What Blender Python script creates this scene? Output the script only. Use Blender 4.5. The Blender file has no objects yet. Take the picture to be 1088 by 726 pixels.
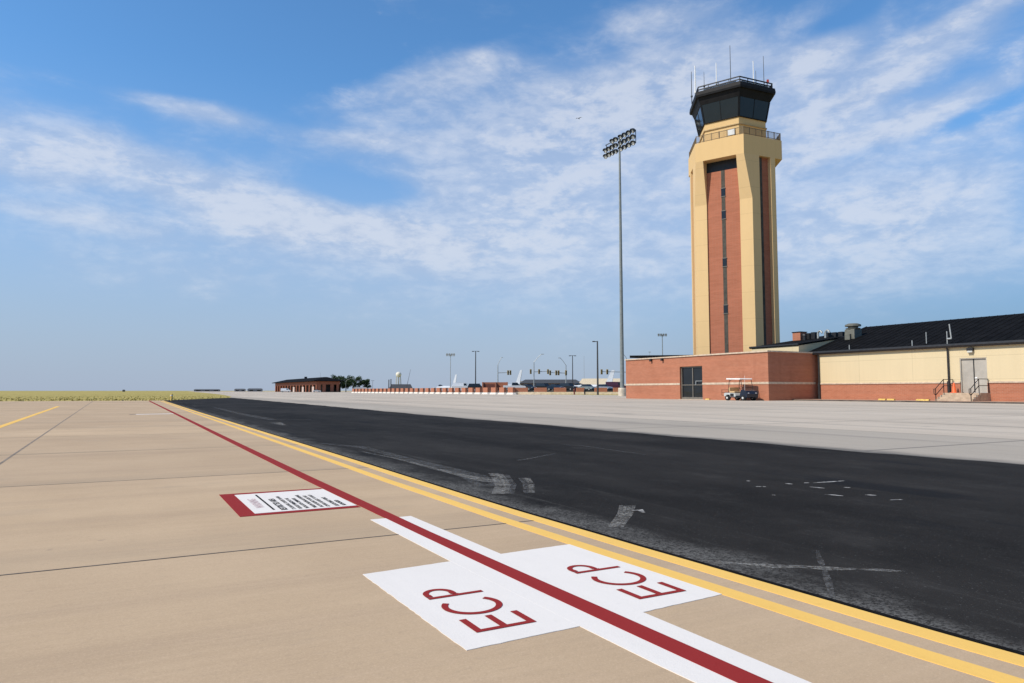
import bpy, bmesh, math, random
from mathutils import Vector, Matrix
R = math.radians
random.seed(7)
C = bpy.context.scene.collection
SC = bpy.context.scene

# ------------------------------------------------------------------ camera
EYE = .82
YAW, PITCH, FPX = R(28.7), math.atan((415.3-363)/742.), 742.
cd = bpy.data.cameras.new('camera')
cam = bpy.data.objects.new('camera', cd); C.objects.link(cam)
cam.location = (0, 0, EYE)
cam.rotation_euler = (R(90)+PITCH, 0, -YAW)
cd.sensor_width = 36; cd.lens = 36*FPX/1088.
cd.clip_start = .05; cd.clip_end = 20000
SC.camera = cam

# ------------------------------------------------------------------ light
SUN_B, SUN_E = R(-87), R(44)          # bearing from +Y (clockwise) and elevation
sd = bpy.data.lights.new('sun', 'SUN'); sd.energy = 4.5; sd.angle = R(.53); sd.color = (1, .91, .79)
sun = bpy.data.objects.new('sun', sd); C.objects.link(sun)
sdir = Vector((math.sin(SUN_B)*math.cos(SUN_E), math.cos(SUN_B)*math.cos(SUN_E), math.sin(SUN_E)))
sun.rotation_euler = sdir.to_track_quat('Z', 'Y').to_euler()
SC.view_settings.view_transform = 'Standard'
SC.view_settings.look = 'None'
SC.view_settings.exposure = 0.0
SC.view_settings.gamma = 1
SC.view_settings.use_curve_mapping = False

_f = Vector((math.sin(YAW)*math.cos(PITCH), math.cos(YAW)*math.cos(PITCH), math.sin(PITCH)))
_r = Vector((math.cos(YAW), -math.sin(YAW), 0)); _u = _r.cross(_f)
def ray(px, py): return _f*FPX + _r*(px-544) - _u*(py-363)
def G(px, py, z=0.):                   # survey: photo point -> ground coordinates
    d = ray(px, py); t = (z-EYE)/d.z
    return (d.x*t, d.y*t)
def PD(px, py, D):                     # photo point at horizontal distance D
    d = ray(px, py); t = D/math.hypot(d.x, d.y)
    return Vector((d.x*t, d.y*t, EYE+d.z*t))

# world: sky and clouds ------------------------------------------------
w = bpy.data.worlds.new('World'); SC.world = w; w.use_nodes = True
nt = w.node_tree; nt.nodes.clear()
def N(tree, kind, **kw):
    n = tree.nodes.new(kind)
    for k, v in kw.items(): setattr(n, k, v)
    return n
def M(tree, op, a, b=None, c=None, clamp=False):
    n = tree.nodes.new('ShaderNodeMath'); n.operation = op; n.use_clamp = clamp
    for i, v in enumerate((a, b, c)):
        if v is None: continue
        if isinstance(v, (int, float)): n.inputs[i].default_value = v
        else: tree.links.new(v, n.inputs[i])
    return n.outputs[0]
def mixc(tree, fac, a, b, mode='MIX'):
    n = tree.nodes.new('ShaderNodeMix'); n.data_type = 'RGBA'; n.blend_type = mode
    for i, v in ((0, fac), (6, a), (7, b)):
        if isinstance(v, (int, float)): n.inputs[i].default_value = v
        elif isinstance(v, tuple): n.inputs[i].default_value = (*v[:3], 1)
        else: tree.links.new(v, n.inputs[i])
    return n.outputs[2]
def smooth(tree, x, lo, hi):
    n = tree.nodes.new('ShaderNodeMapRange'); n.interpolation_type = 'SMOOTHSTEP'
    n.inputs[1].default_value = lo; n.inputs[2].default_value = hi
    tree.links.new(x, n.inputs[0]); return n.outputs[0]
def noise(tree, vec, scale, detail=4, rough=.55, dist=0., dim='3D'):
    n = tree.nodes.new('ShaderNodeTexNoise'); n.noise_dimensions = dim
    n.inputs['Scale'].default_value = scale; n.inputs['Detail'].default_value = detail
    n.inputs['Roughness'].default_value = rough; n.inputs['Distortion'].default_value = dist
    tree.links.new(vec, n.inputs['Vector']); return n.outputs['Fac']
def comb(tree, x, y, z):
    n = tree.nodes.new('ShaderNodeCombineXYZ')
    for i, v in enumerate((x, y, z)):
        if isinstance(v, (int, float)): n.inputs[i].default_value = v
        else: tree.links.new(v, n.inputs[i])
    return n.outputs[0]

sky = N(nt, 'ShaderNodeTexSky', sky_type='NISHITA', sun_disc=False)
sky.sun_elevation = SUN_E; sky.sun_rotation = SUN_B
sky.altitude = 300; sky.air_density = 1.0; sky.dust_density = .55; sky.ozone_density = 2.2
tc = N(nt, 'ShaderNodeTexCoord')
sep = N(nt, 'ShaderNodeSeparateXYZ'); nt.links.new(tc.outputs['Generated'], sep.inputs[0])
dx, dy, dz = sep.outputs
az = M(nt, 'ARCTAN2', dx, dy); el = M(nt, 'ARCSINE', dz)
def blob(px, py, rx, ry, tilt=0.):
    d = ray(px, py).normalized()
    a0, e0 = math.atan2(d.x, d.y), math.asin(d.z)
    k = 1/742.*max(.62, math.cos(a0-YAW)**1.6)
    u = M(nt, 'SUBTRACT', az, a0); v = M(nt, 'SUBTRACT', el, e0)
    c, s = math.cos(R(tilt)), math.sin(R(tilt))
    p = M(nt, 'ADD', M(nt, 'MULTIPLY', u, c/(rx*k)), M(nt, 'MULTIPLY', v, s/(rx*k)))
    q = M(nt, 'ADD', M(nt, 'MULTIPLY', u, -s/(ry*k)), M(nt, 'MULTIPLY', v, c/(ry*k)))
    rr = M(nt, 'ADD', M(nt, 'MULTIPLY', p, p), M(nt, 'MULTIPLY', q, q))
    return M(nt, 'EXPONENT', M(nt, 'MULTIPLY', rr, -1.))
def total(lst):
    acc = None
    for a, *b in lst:
        t = M(nt, 'MULTIPLY', blob(*b), a)
        acc = t if acc is None else M(nt, 'ADD', acc, t)
    return acc
cov = total([(.20, 560, 275, 330, 55, -3), (.30, 985, 215, 190, 60, 5), (.20, 940, 290, 260, 50, 0), (.10, 150, 290, 260, 40, -4),
             (.42, 600, 150, 170, 62, 6), (.30, 560, 225, 190, 52, -6), (.30, 740, 75, 150, 38, 4), (.26, 800, 150, 140, 60, 4), (.16, 420, 95, 90, 36, 8),
             (.40, 10, 160, 105, 36, -10), (.36, 190, 195, 150, 24, -17), (.32, 400, 250, 170, 28, -14),
             (.46, 205, 116, 88, 13, -4), (.24, 470, 80, 70, 18, 12), (.30, 400, 150, 70, 9, 0),
             (.40, 945, 85, 95, 16, 18), (.36, 1010, 25, 110, 11, 14), (.30, 960, 135, 120, 18, 14), (.22, 870, 60, 60, 22, 20),
             (.20, 60, 228, 120, 16, -6), (.22, 690, 18, 60, 12, 0), (.24, 510, 60, 16, 8, 0), (.10, 60, 60, 60, 20, 20),
             (-.45, 385, 205, 62, 20, -4), (-.34, 300, 45, 170, 45, 0), (-.30, 1040, 120, 70, 10, 16), (-.18, 905, 165, 60, 8, 14),
             (-.22, 885, 25, 50, 12, 10), (-.30, 90, 50, 150, 36, 0), (-.10, 850, 345, 280, 30, 0), (-.12, 150, 345, 300, 40, 0)])
pv = comb(nt, dx, dy, M(nt, 'MULTIPLY', dz, 2.4))
n1 = noise(nt, pv, 4.2, 7, .58, .4)
n2 = noise(nt, pv, 15., 6, .62, .25)
n4 = noise(nt, pv, 44., 5, .62, .15)
def cen(x, k): return M(nt, 'MULTIPLY', M(nt, 'SUBTRACT', x, .5), k)
nn = M(nt, 'ADD', cen(n1, .95), M(nt, 'ADD', cen(n2, .66), cen(n4, .30)))
dens = M(nt, 'ADD', nn, cov)
puff = smooth(nt, dens, .02, .56)
veil = smooth(nt, M(nt, 'ADD', M(nt, 'ADD', cen(n1, .55), cen(n2, .25)), cov), -.04, .36)
cl = M(nt, 'MAXIMUM', M(nt, 'MULTIPLY', puff, .90), M(nt, 'MULTIPLY', veil, .72))
lowfade = smooth(nt, dz, .02, .22)
cl = M(nt, 'MULTIPLY', cl, M(nt, 'ADD', M(nt, 'MULTIPLY', lowfade, .72), .12))
skyc = sky.outputs[0]
hz = M(nt, 'SUBTRACT', 1., smooth(nt, dz, -.02, .42))
skyc = mixc(nt, 1., skyc, (.97, 1.53, 1.86), 'MULTIPLY')
azr = smooth(nt, az, YAW+R(2), YAW+R(38))
hcol = mixc(nt, azr, (3.85, 4.5, 5.9), (2.0, 2.85, 4.5))
skyh = mixc(nt, M(nt, 'MULTIPLY', hz, .94), skyc, hcol)
thick = smooth(nt, M(nt, 'ADD', cen(n2, 1.3), M(nt, 'ADD', cen(n4, .5), M(nt, 'MULTIPLY', dens, .5))), -.10, .42)
cc = mixc(nt, thick, (4.8, 5.65, 7.35), (7.1, 7.5, 8.4))
allc = mixc(nt, cl, skyh, cc)
back = M(nt, 'COSINE', M(nt, 'SUBTRACT', az, YAW))       # sky behind the camera dimmed to cut fill light on shaded walls
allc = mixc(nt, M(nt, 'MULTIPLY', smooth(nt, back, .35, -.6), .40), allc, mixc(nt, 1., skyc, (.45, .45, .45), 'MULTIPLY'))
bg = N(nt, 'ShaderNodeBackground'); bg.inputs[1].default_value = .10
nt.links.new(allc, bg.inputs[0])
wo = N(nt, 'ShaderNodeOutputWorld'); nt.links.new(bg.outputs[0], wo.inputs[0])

# ------------------------------------------------------------------ materials
MATS = {}
def newmat(name):
    m = bpy.data.materials.new(name); m.use_nodes = True
    b = m.node_tree.nodes['Principled BSDF']
    return m, m.node_tree, b
def pos(t): return t.nodes.new('ShaderNodeNewGeometry').outputs['Position']
def mapv(t, vec, sc, rot=(0, 0, 0)):
    n = t.nodes.new('ShaderNodeMapping'); n.inputs['Scale'].default_value = sc; n.inputs['Rotation'].default_value = rot
    t.links.new(vec, n.inputs['Vector']); return n.outputs[0]
def setc(t, b, col): t.links.new(col, b.inputs['Base Color'])
def bump(t, b, h, strength=.3, dist=.01):
    n = t.nodes.new('ShaderNodeBump'); n.inputs['Strength'].default_value = strength; n.inputs['Distance'].default_value = dist
    t.links.new(h, n.inputs['Height']); t.links.new(n.outputs[0], b.inputs['Normal'])
def plain(name, col, rough=.6, metal=0., var=.18, scale=3., spec=.4):
    if name in MATS: return MATS[name]
    m, t, b = newmat(name)
    p = pos(t)
    n = noise(t, p, scale, 5, .6)
    dark = tuple(c*(1-var) for c in col); lite = tuple(min(1, c*(1+var)) for c in col)
    setc(t, b, mixc(t, smooth(t, n, .25, .75), dark, lite))
    b.inputs['Roughness'].default_value = rough; b.inputs['Metallic'].default_value = metal
    b.inputs['Specular IOR Level'].default_value = spec
    MATS[name] = m; return m
def glassy(name, col=(.012, .014, .017), rough=.06):
    if name in MATS: return MATS[name]
    m, t, b = newmat(name)
    n = noise(t, pos(t), .8, 2)
    setc(t, b, mixc(t, n, tuple(c*.7 for c in col), tuple(c*1.5 for c in col)))
    b.inputs['Roughness'].default_value = rough; b.inputs['Specular IOR Level'].default_value = .5
    bump(t, b, noise(t, pos(t), 1.1, 3), .12, .05)
    MATS[name] = m; return m

def brick(name, c1, c2, mortar, streak=.35):
    m, t, b = newmat(name)
    p = pos(t); s = t.nodes.new('ShaderNodeSeparateXYZ'); t.links.new(p, s.inputs[0])
    uu = M(t, 'ADD', s.outputs[0], s.outputs[1])
    v = comb(t, uu, s.outputs[2], 0.)
    br = t.nodes.new('ShaderNodeTexBrick')
    br.inputs['Scale'].default_value = 1; br.inputs['Brick Width'].default_value = .30; br.inputs['Row Height'].default_value = .10
    br.inputs['Mortar Size'].default_value = .008
    br.inputs['Color1'].default_value = (*c1, 1); br.inputs['Color2'].default_value = (*c2, 1); br.inputs['Mortar'].default_value = (*mortar, 1)
    t.links.new(v, br.inputs['Vector'])
    big = noise(t, comb(t, M(t, 'MULTIPLY', uu, .5), M(t, 'MULTIPLY', s.outputs[2], .35), 0.), 1.2, 6, .65)
    courses = noise(t, comb(t, M(t, 'MULTIPLY', uu, .12), M(t, 'MULTIPLY', s.outputs[2], 3.2), 0.), 1., 4, .6)
    stk = noise(t, comb(t, M(t, 'MULTIPLY', uu, 1.6), M(t, 'MULTIPLY', s.outputs[2], .10), 0.), 1., 5, .7)
    c = mixc(t, M(t, 'MULTIPLY', smooth(t, big, .35, .75), .32), br.outputs[0], tuple(x*.72 for x in c1))
    c = mixc(t, M(t, 'MULTIPLY', smooth(t, courses, .42, .7), .30), c, tuple(min(1, x*1.22) for x in c2))
    c = mixc(t, M(t, 'MULTIPLY', smooth(t, stk, .56, .78), streak), c, tuple(x*.55 for x in c1))
    setc(t, b, c); b.inputs['Roughness'].default_value = .85; b.inputs['Specular IOR Level'].default_value = .2
    MATS[name] = m; return m
def panelwall(name, col, pitch=(3.0, 1.55), streak=.22, lines=True):
    m, t, b = newmat(name)
    p = pos(t); s = t.nodes.new('ShaderNodeSeparateXYZ'); t.links.new(p, s.inputs[0])
    uu = M(t, 'ADD', s.outputs[0], s.outputs[1]); z = s.outputs[2]
    ribs = noise(t, comb(t, M(t, 'MULTIPLY', uu, 4.), M(t, 'MULTIPLY', z, .05), 0.), 1., 3, .5)
    big = noise(t, comb(t, M(t, 'MULTIPLY', uu, .7), M(t, 'MULTIPLY', z, .25), 0.), 1., 6, .65)
    c = mixc(t, M(t, 'MULTIPLY', smooth(t, big, .4, .75), streak), col, tuple(x*.78 for x in col))
    c = mixc(t, M(t, 'MULTIPLY', smooth(t, ribs, .45, .6), .06), c, tuple(x*.7 for x in col))
    if lines:
        br = t.nodes.new('ShaderNodeTexBrick'); br.offset = 0
        br.inputs['Scale'].default_value = 1; br.inputs['Brick Width'].default_value = pitch[0]; br.inputs['Row Height'].default_value = pitch[1]
        br.inputs['Mortar Size'].default_value = .016; br.inputs['Mortar Smooth'].default_value = .2
        t.links.new(comb(t, uu, z, 0.), br.inputs['Vector'])
        c = mixc(t, M(t, 'MULTIPLY', br.outputs['Fac'], .38), c, tuple(x*.45 for x in col))
    setc(t, b, c); b.inputs['Roughness'].default_value = .8; b.inputs['Specular IOR Level'].default_value = .25
    MATS[name] = m; return m

BRICK = brick('red brick', (.375, .138, .076), (.435, .168, .096), (.40, .235, .165))
BRICKT = brick('tower brick', (.37, .13, .072), (.43, .155, .09), (.38, .19, .125), .15)
TAN = panelwall('tan tower panels', (.70, .49, .245), (30., 2.75), .26)
TANU = panelwall('tan cab wall', (.69, .475, .225), (30., 9.), .12, False)
CREAM = panelwall('cream wall panels', (.64, .53, .335), (4.4, 1.62), .16)
STONE = plain('pale cast stone', (.55, .44, .33), .8, var=.2, scale=4)
BLACKROOF = plain('black roof metal', (.0065, .0065, .007), .85, var=.4, scale=1.2, spec=.06)
GUTTER = plain('dark bronze metal', (.022, .022, .024), .45, var=.25, scale=5)
DARK = plain('black painted steel', (.014, .015, .018), .5, var=.3)
CABD = plain('black cab cladding', (.012, .012, .0135), .6, var=.3, scale=1.5, spec=.15)
GLASS = glassy('dark glazing')
FRAME = plain('bronze window frame', (.20, .18, .15), .45, .3)
GALV = plain('galvanised steel', (.36, .38, .37), .5, .35, var=.15)
POLE = plain('weathered grey pole', (.20, .225, .225), .6, .1, var=.15)
DPOLE = plain('dark bronze pole', (.05, .05, .052), .5)
WHITEP = plain('white gloss paint', (.80, .80, .78), .35, var=.06)
ORANGE = plain('orange cone plastic', (.85, .13, .03), .5, var=.1)
YELB = plain('faded yellow paint', (.62, .42, .10), .7, var=.35, scale=9)
RUBBER = plain('black rubber', (.012, .012, .013), .75, var=.3)
DOORM = plain('grey primed door', (.40, .37, .32), .55, var=.14, scale=1.2)
STEPC = plain('tan concrete step', (.46, .35, .25), .9, var=.2)
CONC = plain('pale concrete', (.58, .51, .41), .9, var=.2, scale=2)

# ------------------------------------------------------------------ builders
class MB:
    def __init__(s): s.bm = bmesh.new()
    def face(s, pts):
        try: return s.bm.faces.new([s.bm.verts.new(p) for p in pts])
        except ValueError: return None
    def box(s, c, d, rz=0., bevel=0.):
        m = Matrix.Translation(c) @ Matrix.Rotation(rz, 4, 'Z')
        r = bmesh.ops.create_cube(s.bm, size=1., matrix=m @ Matrix.Diagonal((*d, 1)))
        if bevel:
            es = list({e for v in r['verts'] for e in v.link_edges})
            bmesh.ops.bevel(s.bm, geom=es, offset=bevel, segments=2, affect='EDGES', profile=.6)
        return s
    def loft(s, rings, cap=True):
        V = [[s.bm.verts.new(p) for p in r] for r in rings]
        n = len(rings[0])
        for a, b in zip(V, V[1:]):
            for i in range(n):
                j = (i+1) % n
                s.bm.faces.new((a[i], a[j], b[j], b[i]))
        if cap:
            s.bm.faces.new(V[0][::-1]); s.bm.faces.new(V[-1])
        return s
    def prism(s, poly, z0, z1, top=None):
        return s.loft([[(x, y, z0) for x, y in poly], [(x, y, z1) for x, y in (top or poly)]])
    def tube(s, a, b, r0, r1=None, n=10):
        a, b = Vector(a), Vector(b); r1 = r0 if r1 is None else r1
        d = (b-a).normalized(); q = d.to_track_quat('Z', 'Y')
        rings = []
        for p, r in ((a, r0), (b, r1)):
            rings.append([p + q @ Vector((r*math.cos(2*math.pi*i/n), r*math.sin(2*math.pi*i/n), 0)) for i in range(n)])
        return s.loft(rings)
    def path(s, pts, r, n=8):
        for a, b in zip(pts, pts[1:]): s.tube(a, b, r, n=n)
        return s
    def lathe(s, prof, c=(0, 0, 0), n=16, axis='Z'):
        rot = {'Z': Matrix.Identity(3), 'Y': Matrix.Rotation(R(-90), 3, 'X'), 'X': Matrix.Rotation(R(90), 3, 'Y')}[axis]
        rings = [[Vector(c) + rot @ Vector((r*math.cos(2*math.pi*i/n), r*math.sin(2*math.pi*i/n), z)) for i in range(n)] for r, z in prof]
        return s.loft(rings)
    def extr_x(s, prof, x0, x1):           # profile in (y, z) extruded along x
        return s.loft([[(x0, y, z) for y, z in prof], [(x1, y, z) for y, z in prof]])
    def build(s, name, mat, parent=None, smooth_=False, recalc=True):
        me = bpy.data.meshes.new(name)
        if recalc: bmesh.ops.recalc_face_normals(s.bm, faces=s.bm.faces[:])
        if smooth_:
            for f in s.bm.faces: f.smooth = True
            for e in s.bm.edges:
                if len(e.link_faces) == 2 and e.calc_face_angle(0) > R(40): e.smooth = False
        s.bm.to_mesh(me); s.bm.free()
        me.materials.append(mat)
        o = bpy.data.objects.new(name, me); C.objects.link(o)
        if parent: o.parent = parent
        return o
def tag(o, label=None, cat=None, group=None, kind=None):
    if label: o['label'] = label
    if cat: o['category'] = cat
    if group: o['group'] = group
    if kind: o['kind'] = kind
    return o
def thing(name, label, cat, loc=(0, 0, 0), rz=0., group=None):
    o = bpy.data.objects.new(name, None); C.objects.link(o); o.empty_display_size = .3
    o.location = loc; o.rotation_euler = (0, 0, rz)
    return tag(o, label, cat, group)
def copy_tree(o, parent=None):
    c = o.copy(); C.objects.link(c); c.parent = parent
    for ch in list(o.children): copy_tree(ch, c)
    return c
def struct(name, mb, mat): return tag(mb.build(name, mat), kind='structure')
def skirt(bm, z0):
    """close a flat sheet down to z0 so no gap shows under its edge"""
    be = [e for e in bm.edges if len(e.link_faces) == 1]
    low = {}
    for e in be:
        for v in e.verts:
            if v not in low: low[v] = bm.verts.new((v.co.x, v.co.y, z0))
    for e in be:
        a, b = e.verts
        bm.faces.new((a, b, low[b], low[a]))
def sheet(name, polys, z, mat, base=None):
    mb = MB()
    for p in polys: mb.face([(x, y, z) for x, y in p])
    bmesh.ops.remove_doubles(mb.bm, verts=mb.bm.verts[:], dist=1e-5)
    for f in mb.bm.faces:
        f.normal_update()
        if f.normal.z < 0: f.normal_flip()
    if base is not None: skirt(mb.bm, base)
    o = mb.build(name, mat, recalc=False)
    return tag(o, kind='structure')
def strip(a, b):                       # quads between two polylines
    return [[a[i], a[i+1], b[i+1], b[i]] for i in range(len(a)-1)]

# ------------------------------------------------------------------ ground
def mat_field():
    m, t, b = newmat('dry grass field'); p = pos(t)
    n1 = noise(t, mapv(t, p, (.012, .11, .05), (0, 0, R(-20))), 1., 6, .65); n2 = noise(t, mapv(t, p, (.12, .4, 1)), 1., 6, .7)
    c = mixc(t, smooth(t, n1, .35, .65), (.33, .28, .085), (.46, .365, .14))
    c = mixc(t, M(t, 'MULTIPLY', smooth(t, n2, .48, .72), .5), c, (.20, .195, .05))
    setc(t, b, c); b.inputs['Roughness'].default_value = 1; b.inputs['Specular IOR Level'].default_value = .05; return m
def mat_concrete():
    m, t, b = newmat('tan broomed concrete'); p = pos(t)
    s = t.nodes.new('ShaderNodeSeparateXYZ'); t.links.new(p, s.inputs[0])
    grain = noise(t, p, 150, 4, .8); grit = noise(t, p, 48, 4, .8)
    fine = noise(t, mapv(t, p, (16, 42, 30)), 1., 5, .7)
    broom = noise(t, mapv(t, p, (.8, 26, 1)), 1., 5, .65)
    band = noise(t, mapv(t, p, (.12, 1.5, 1), (0, 0, R(1))), 1., 5, .6)
    big = noise(t, p, .42, 6, .62)
    slab = t.nodes.new('ShaderNodeTexWhiteNoise'); slab.noise_dimensions = '1D'
    t.links.new(M(t, 'FLOOR', M(t, 'DIVIDE', M(t, 'SUBTRACT', s.outputs[1], .36), 3.49)), slab.inputs['W'])
    c = mixc(t, smooth(t, big, .3, .7), (.460, .332, .208), (.550, .405, .258))
    c = mixc(t, M(t, 'MULTIPLY', smooth(t, band, .42, .72), .38), c, (.345, .25, .17))
    c = mixc(t, M(t, 'MULTIPLY', slab.outputs[0], .34), c, (.36, .265, .18))
    c = mixc(t, M(t, 'MULTIPLY', smooth(t, broom, .40, .75), .22), c, (.58, .425, .285))
    c = mixc(t, M(t, 'MULTIPLY', smooth(t, fine, .52, .75), .28), c, (.33, .25, .18))
    c = mixc(t, M(t, 'MULTIPLY', smooth(t, grain, .52, .68), .22), c, (.24, .175, .125))
    c = mixc(t, M(t, 'MULTIPLY', smooth(t, grit, .56, .70), .14), c, (.26, .195, .14))
    c = mixc(t, M(t, 'MULTIPLY', smooth(t, grain, .48, .32), .24), c, (.72, .56, .40))
    spots = noise(t, p, 7., 2, .5)
    c = mixc(t, M(t, 'MULTIPLY', smooth(t, spots, .72, .80), .30), c, (.20, .16, .13))
    blot = noise(t, mapv(t, p, (.5, .9, 1)), 1.3, 5, .6)
    c = mixc(t, M(t, 'MULTIPLY', smooth(t, blot, .56, .74), .28), c, (.33, .262, .195))
    # a slightly darker, greyer damp-looking margin beside each transverse joint
    fr = M(t, 'FRACT', M(t, 'DIVIDE', M(t, 'SUBTRACT', s.outputs[1], .36), 3.49))
    edge = M(t, 'MULTIPLY', smooth(t, fr, .22, .02), smooth(t, noise(t, mapv(t, p, (.25, 2.5, 1)), 1., 4, .6), .3, .7))
    c = mixc(t, M(t, 'MULTIPLY', edge, .42), c, (.31, .245, .175))
    setc(t, b, c); b.inputs['Roughness'].default_value = .92; b.inputs['Specular IOR Level'].default_value = .12
    bump(t, b, M(t, 'ADD', M(t, 'MULTIPLY', broom, .5), grain), .22, .003); return m
def mat_apron():
    m, t, b = newmat('grey concrete apron'); p = pos(t)
    s = t.nodes.new('ShaderNodeSeparateXYZ'); t.links.new(p, s.inputs[0])
    grain = noise(t, p, 34, 4, .75); big = noise(t, mapv(t, p, (.22, .045, 1)), 1., 6, .65)
    stk = noise(t, mapv(t, p, (.75, .035, 1), (0, 0, R(-2))), 1., 6, .7)
    c = mixc(t, smooth(t, big, .3, .7), (.46, .392, .312), (.555, .478, .385))
    inner = M(t, 'MULTIPLY', smooth(t, s.outputs[0], 13.2, 12.9), smooth(t, s.outputs[0], 8., 8.4))
    c = mixc(t, M(t, 'MULTIPLY', inner, .45), c, (.27, .25, .215))
    c = mixc(t, M(t, 'MULTIPLY', smooth(t, stk, .50, .66), .55), c, (.215, .195, .17))
    oil = noise(t, mapv(t, p, (.55, .16, 1)), 1., 5, .7)
    c = mixc(t, M(t, 'MULTIPLY', smooth(t, oil, .60, .72), .45), c, (.17, .155, .14))
    c = mixc(t, M(t, 'MULTIPLY', smooth(t, grain, .5, .7), .40), c, (.22, .205, .185))
    near = smooth(t, M(t, 'ADD', s.outputs[0], M(t, 'MULTIPLY', noise(t, mapv(t, p, (1, .5, 1)), 1.4, 5, .7), 1.1)), 9.75, 9.1)
    c = mixc(t, M(t, 'MULTIPLY', near, .7), c, (.07, .07, .07))
    br = t.nodes.new('ShaderNodeTexBrick'); br.offset = 0
    br.inputs['Scale'].default_value = 1; br.inputs['Brick Width'].default_value = 4.37; br.inputs['Row Height'].default_value = 6.1
    br.inputs['Mortar Size'].default_value = .05
    t.links.new(p, br.inputs['Vector'])
    c = mixc(t, M(t, 'MULTIPLY', br.outputs['Fac'], .6), c, (.12, .115, .105))
    setc(t, b, c); b.inputs['Roughness'].default_value = .9; b.inputs['Specular IOR Level'].default_value = .15; return m
def mat_asphalt():
    m, t, b = newmat('black sealed asphalt'); p = pos(t)
    s = t.nodes.new('ShaderNodeSeparateXYZ'); t.links.new(p, s.inputs[0])
    grain = noise(t, p, 130, 3, .8); g2 = noise(t, p, 62, 4, .85); agg = noise(t, p, 75, 2, .6)
    big = noise(t, mapv(t, p, (.55, .16, 1)), 1., 6, .6)
    c = mixc(t, smooth(t, big, .3, .72), (.0130, .0120, .0113), (.0310, .0286, .0265))
    mott = noise(t, mapv(t, p, (1.5, .8, 1)), 1.6, 6, .72)
    c = mixc(t, M(t, 'MULTIPLY', smooth(t, mott, .50, .72), .45), c, (.048, .045, .042))
    c = mixc(t, M(t, 'MULTIPLY', smooth(t, mott, .46, .28), .5), c, (.008, .0078, .0075))
    c = mixc(t, M(t, 'MULTIPLY', smooth(t, grain, .58, .76), .6), c, (.11, .11, .105))
    # worn margin along the painted edge and worn drag streaks
    wob = noise(t, mapv(t, p, (1.2, .7, 1)), 1.5, 6, .7)
    worn = smooth(t, M(t, 'SUBTRACT', s.outputs[0], M(t, 'MULTIPLY', wob, .95)), 2.28, 1.94)
    stk = noise(t, mapv(t, p, (5.0, .20, 1), (0, 0, R(-7))), 1., 6, .68)
    zone = smooth(t, M(t, 'ADD', s.outputs[0], M(t, 'MULTIPLY', wob, .8)), 4.5, 3.0)
    stm = M(t, 'MULTIPLY', smooth(t, stk, .53, .72), zone)
    mask = M(t, 'MAXIMUM', M(t, 'MULTIPLY', worn, .7), M(t, 'MULTIPLY', stm, .5))
    mask = M(t, 'MULTIPLY', mask, smooth(t, g2, .42, .56))
    c = mixc(t, M(t, 'MULTIPLY', smooth(t, agg, .66, .74), .55), c, (.14, .14, .135))
    c = mixc(t, M(t, 'MULTIPLY', mask, .85), c, (.21, .205, .19))
    tar = noise(t, mapv(t, p, (1.6, .25, 1), (0, 0, R(15))), 1., 4, .5)
    c = mixc(t, M(t, 'MULTIPLY', smooth(t, tar, .62, .70), .6), c, (.010, .011, .013))
    setc(t, b, c); b.inputs['Roughness'].default_value = .9; b.inputs['Specular IOR Level'].default_value = .06
    bump(t, b, M(t, 'ADD', grain, g2), .5, .005); return m
def paint(name, col, wear=.25, dirt=.6):
    m, t, b = newmat(name); p = pos(t)
    g = noise(t, p, 55, 5, .8); big = noise(t, mapv(t, p, (2.5, 1.1, 1)), 1.6, 6, .65); roll = noise(t, mapv(t, p, (11, .5, 1)), 1., 3, .5); conc = noise(t, p, 16, 5, .7)
    c = mixc(t, M(t, 'MULTIPLY', smooth(t, big, .42, .72), wear), col, tuple(x*dirt for x in col))
    c = mixc(t, M(t, 'MULTIPLY', smooth(t, roll, .42, .58), wear*.8), c, tuple(x*.90 for x in col))
    c = mixc(t, M(t, 'MULTIPLY', smooth(t, conc, .56, .72), wear), c, tuple(x*.80 for x in col))
    c = mixc(t, M(t, 'MULTIPLY', smooth(t, g, .56, .72), wear*.9), c, tuple(x*.55+.06 for x in col))
    setc(t, b, c); b.inputs['Roughness'].default_value = .9; b.inputs['Specular IOR Level'].default_value = .1
    bump(t, b, g, .25, .004)
    return m
FIELD, TANC, APRON, ASPH = mat_field(), mat_concrete(), mat_apron(), mat_asphalt()
WHITE = paint('white marking paint', (.75, .705, .65), .16, .84)
RED = paint('red marking paint', (.275, .026, .025), .18, .8)
YEL = paint('yellow marking paint', (.82, .51, .135), .30, .84)
BLKP = paint('black lettering paint', (.02, .02, .022), .2, 1.4)
PINK = paint('faded red lettering', (.60, .40, .41), .4, 1.2)
SEAL = plain('joint sealant', (.065, .058, .05), .8, var=.4, scale=12)
SEALF = plain('dusty joint sealant', (.23, .185, .14), .9, var=.4, scale=6)

big = []
seg = 64
sheet('ground', [[(7500*math.cos(2*math.pi*i/seg), 7500*math.sin(2*math.pi*i/seg)) for i in range(seg)]], 0., FIELD)
YO = [(2.52,62.5),(2.46,45),(2.40,30),(2.39,17.3),(2.38,11.19),(2.37,8.07),(2.355,6.19),(2.35,4.96),(2.355,4.09),(2.37,3.45),(2.38,2.95),(2.395,2.55),(2.405,2.22),(2.415,1.94),(2.425,1.61),(2.437,1.34),(2.45,1.15),(2.48,.5),(2.6,-3),(2.8,-10),(3.2,-40)]
def off(poly, d): return [(x+d, y) for x, y in poly]
def interp(poly, y):
    for (x0, y0), (x1, y1) in zip(poly, poly[1:]):
        if y1 <= y <= y0: return x0+(x1-x0)*(y-y0)/(y1-y0)
    return poly[-1][0]
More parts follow.
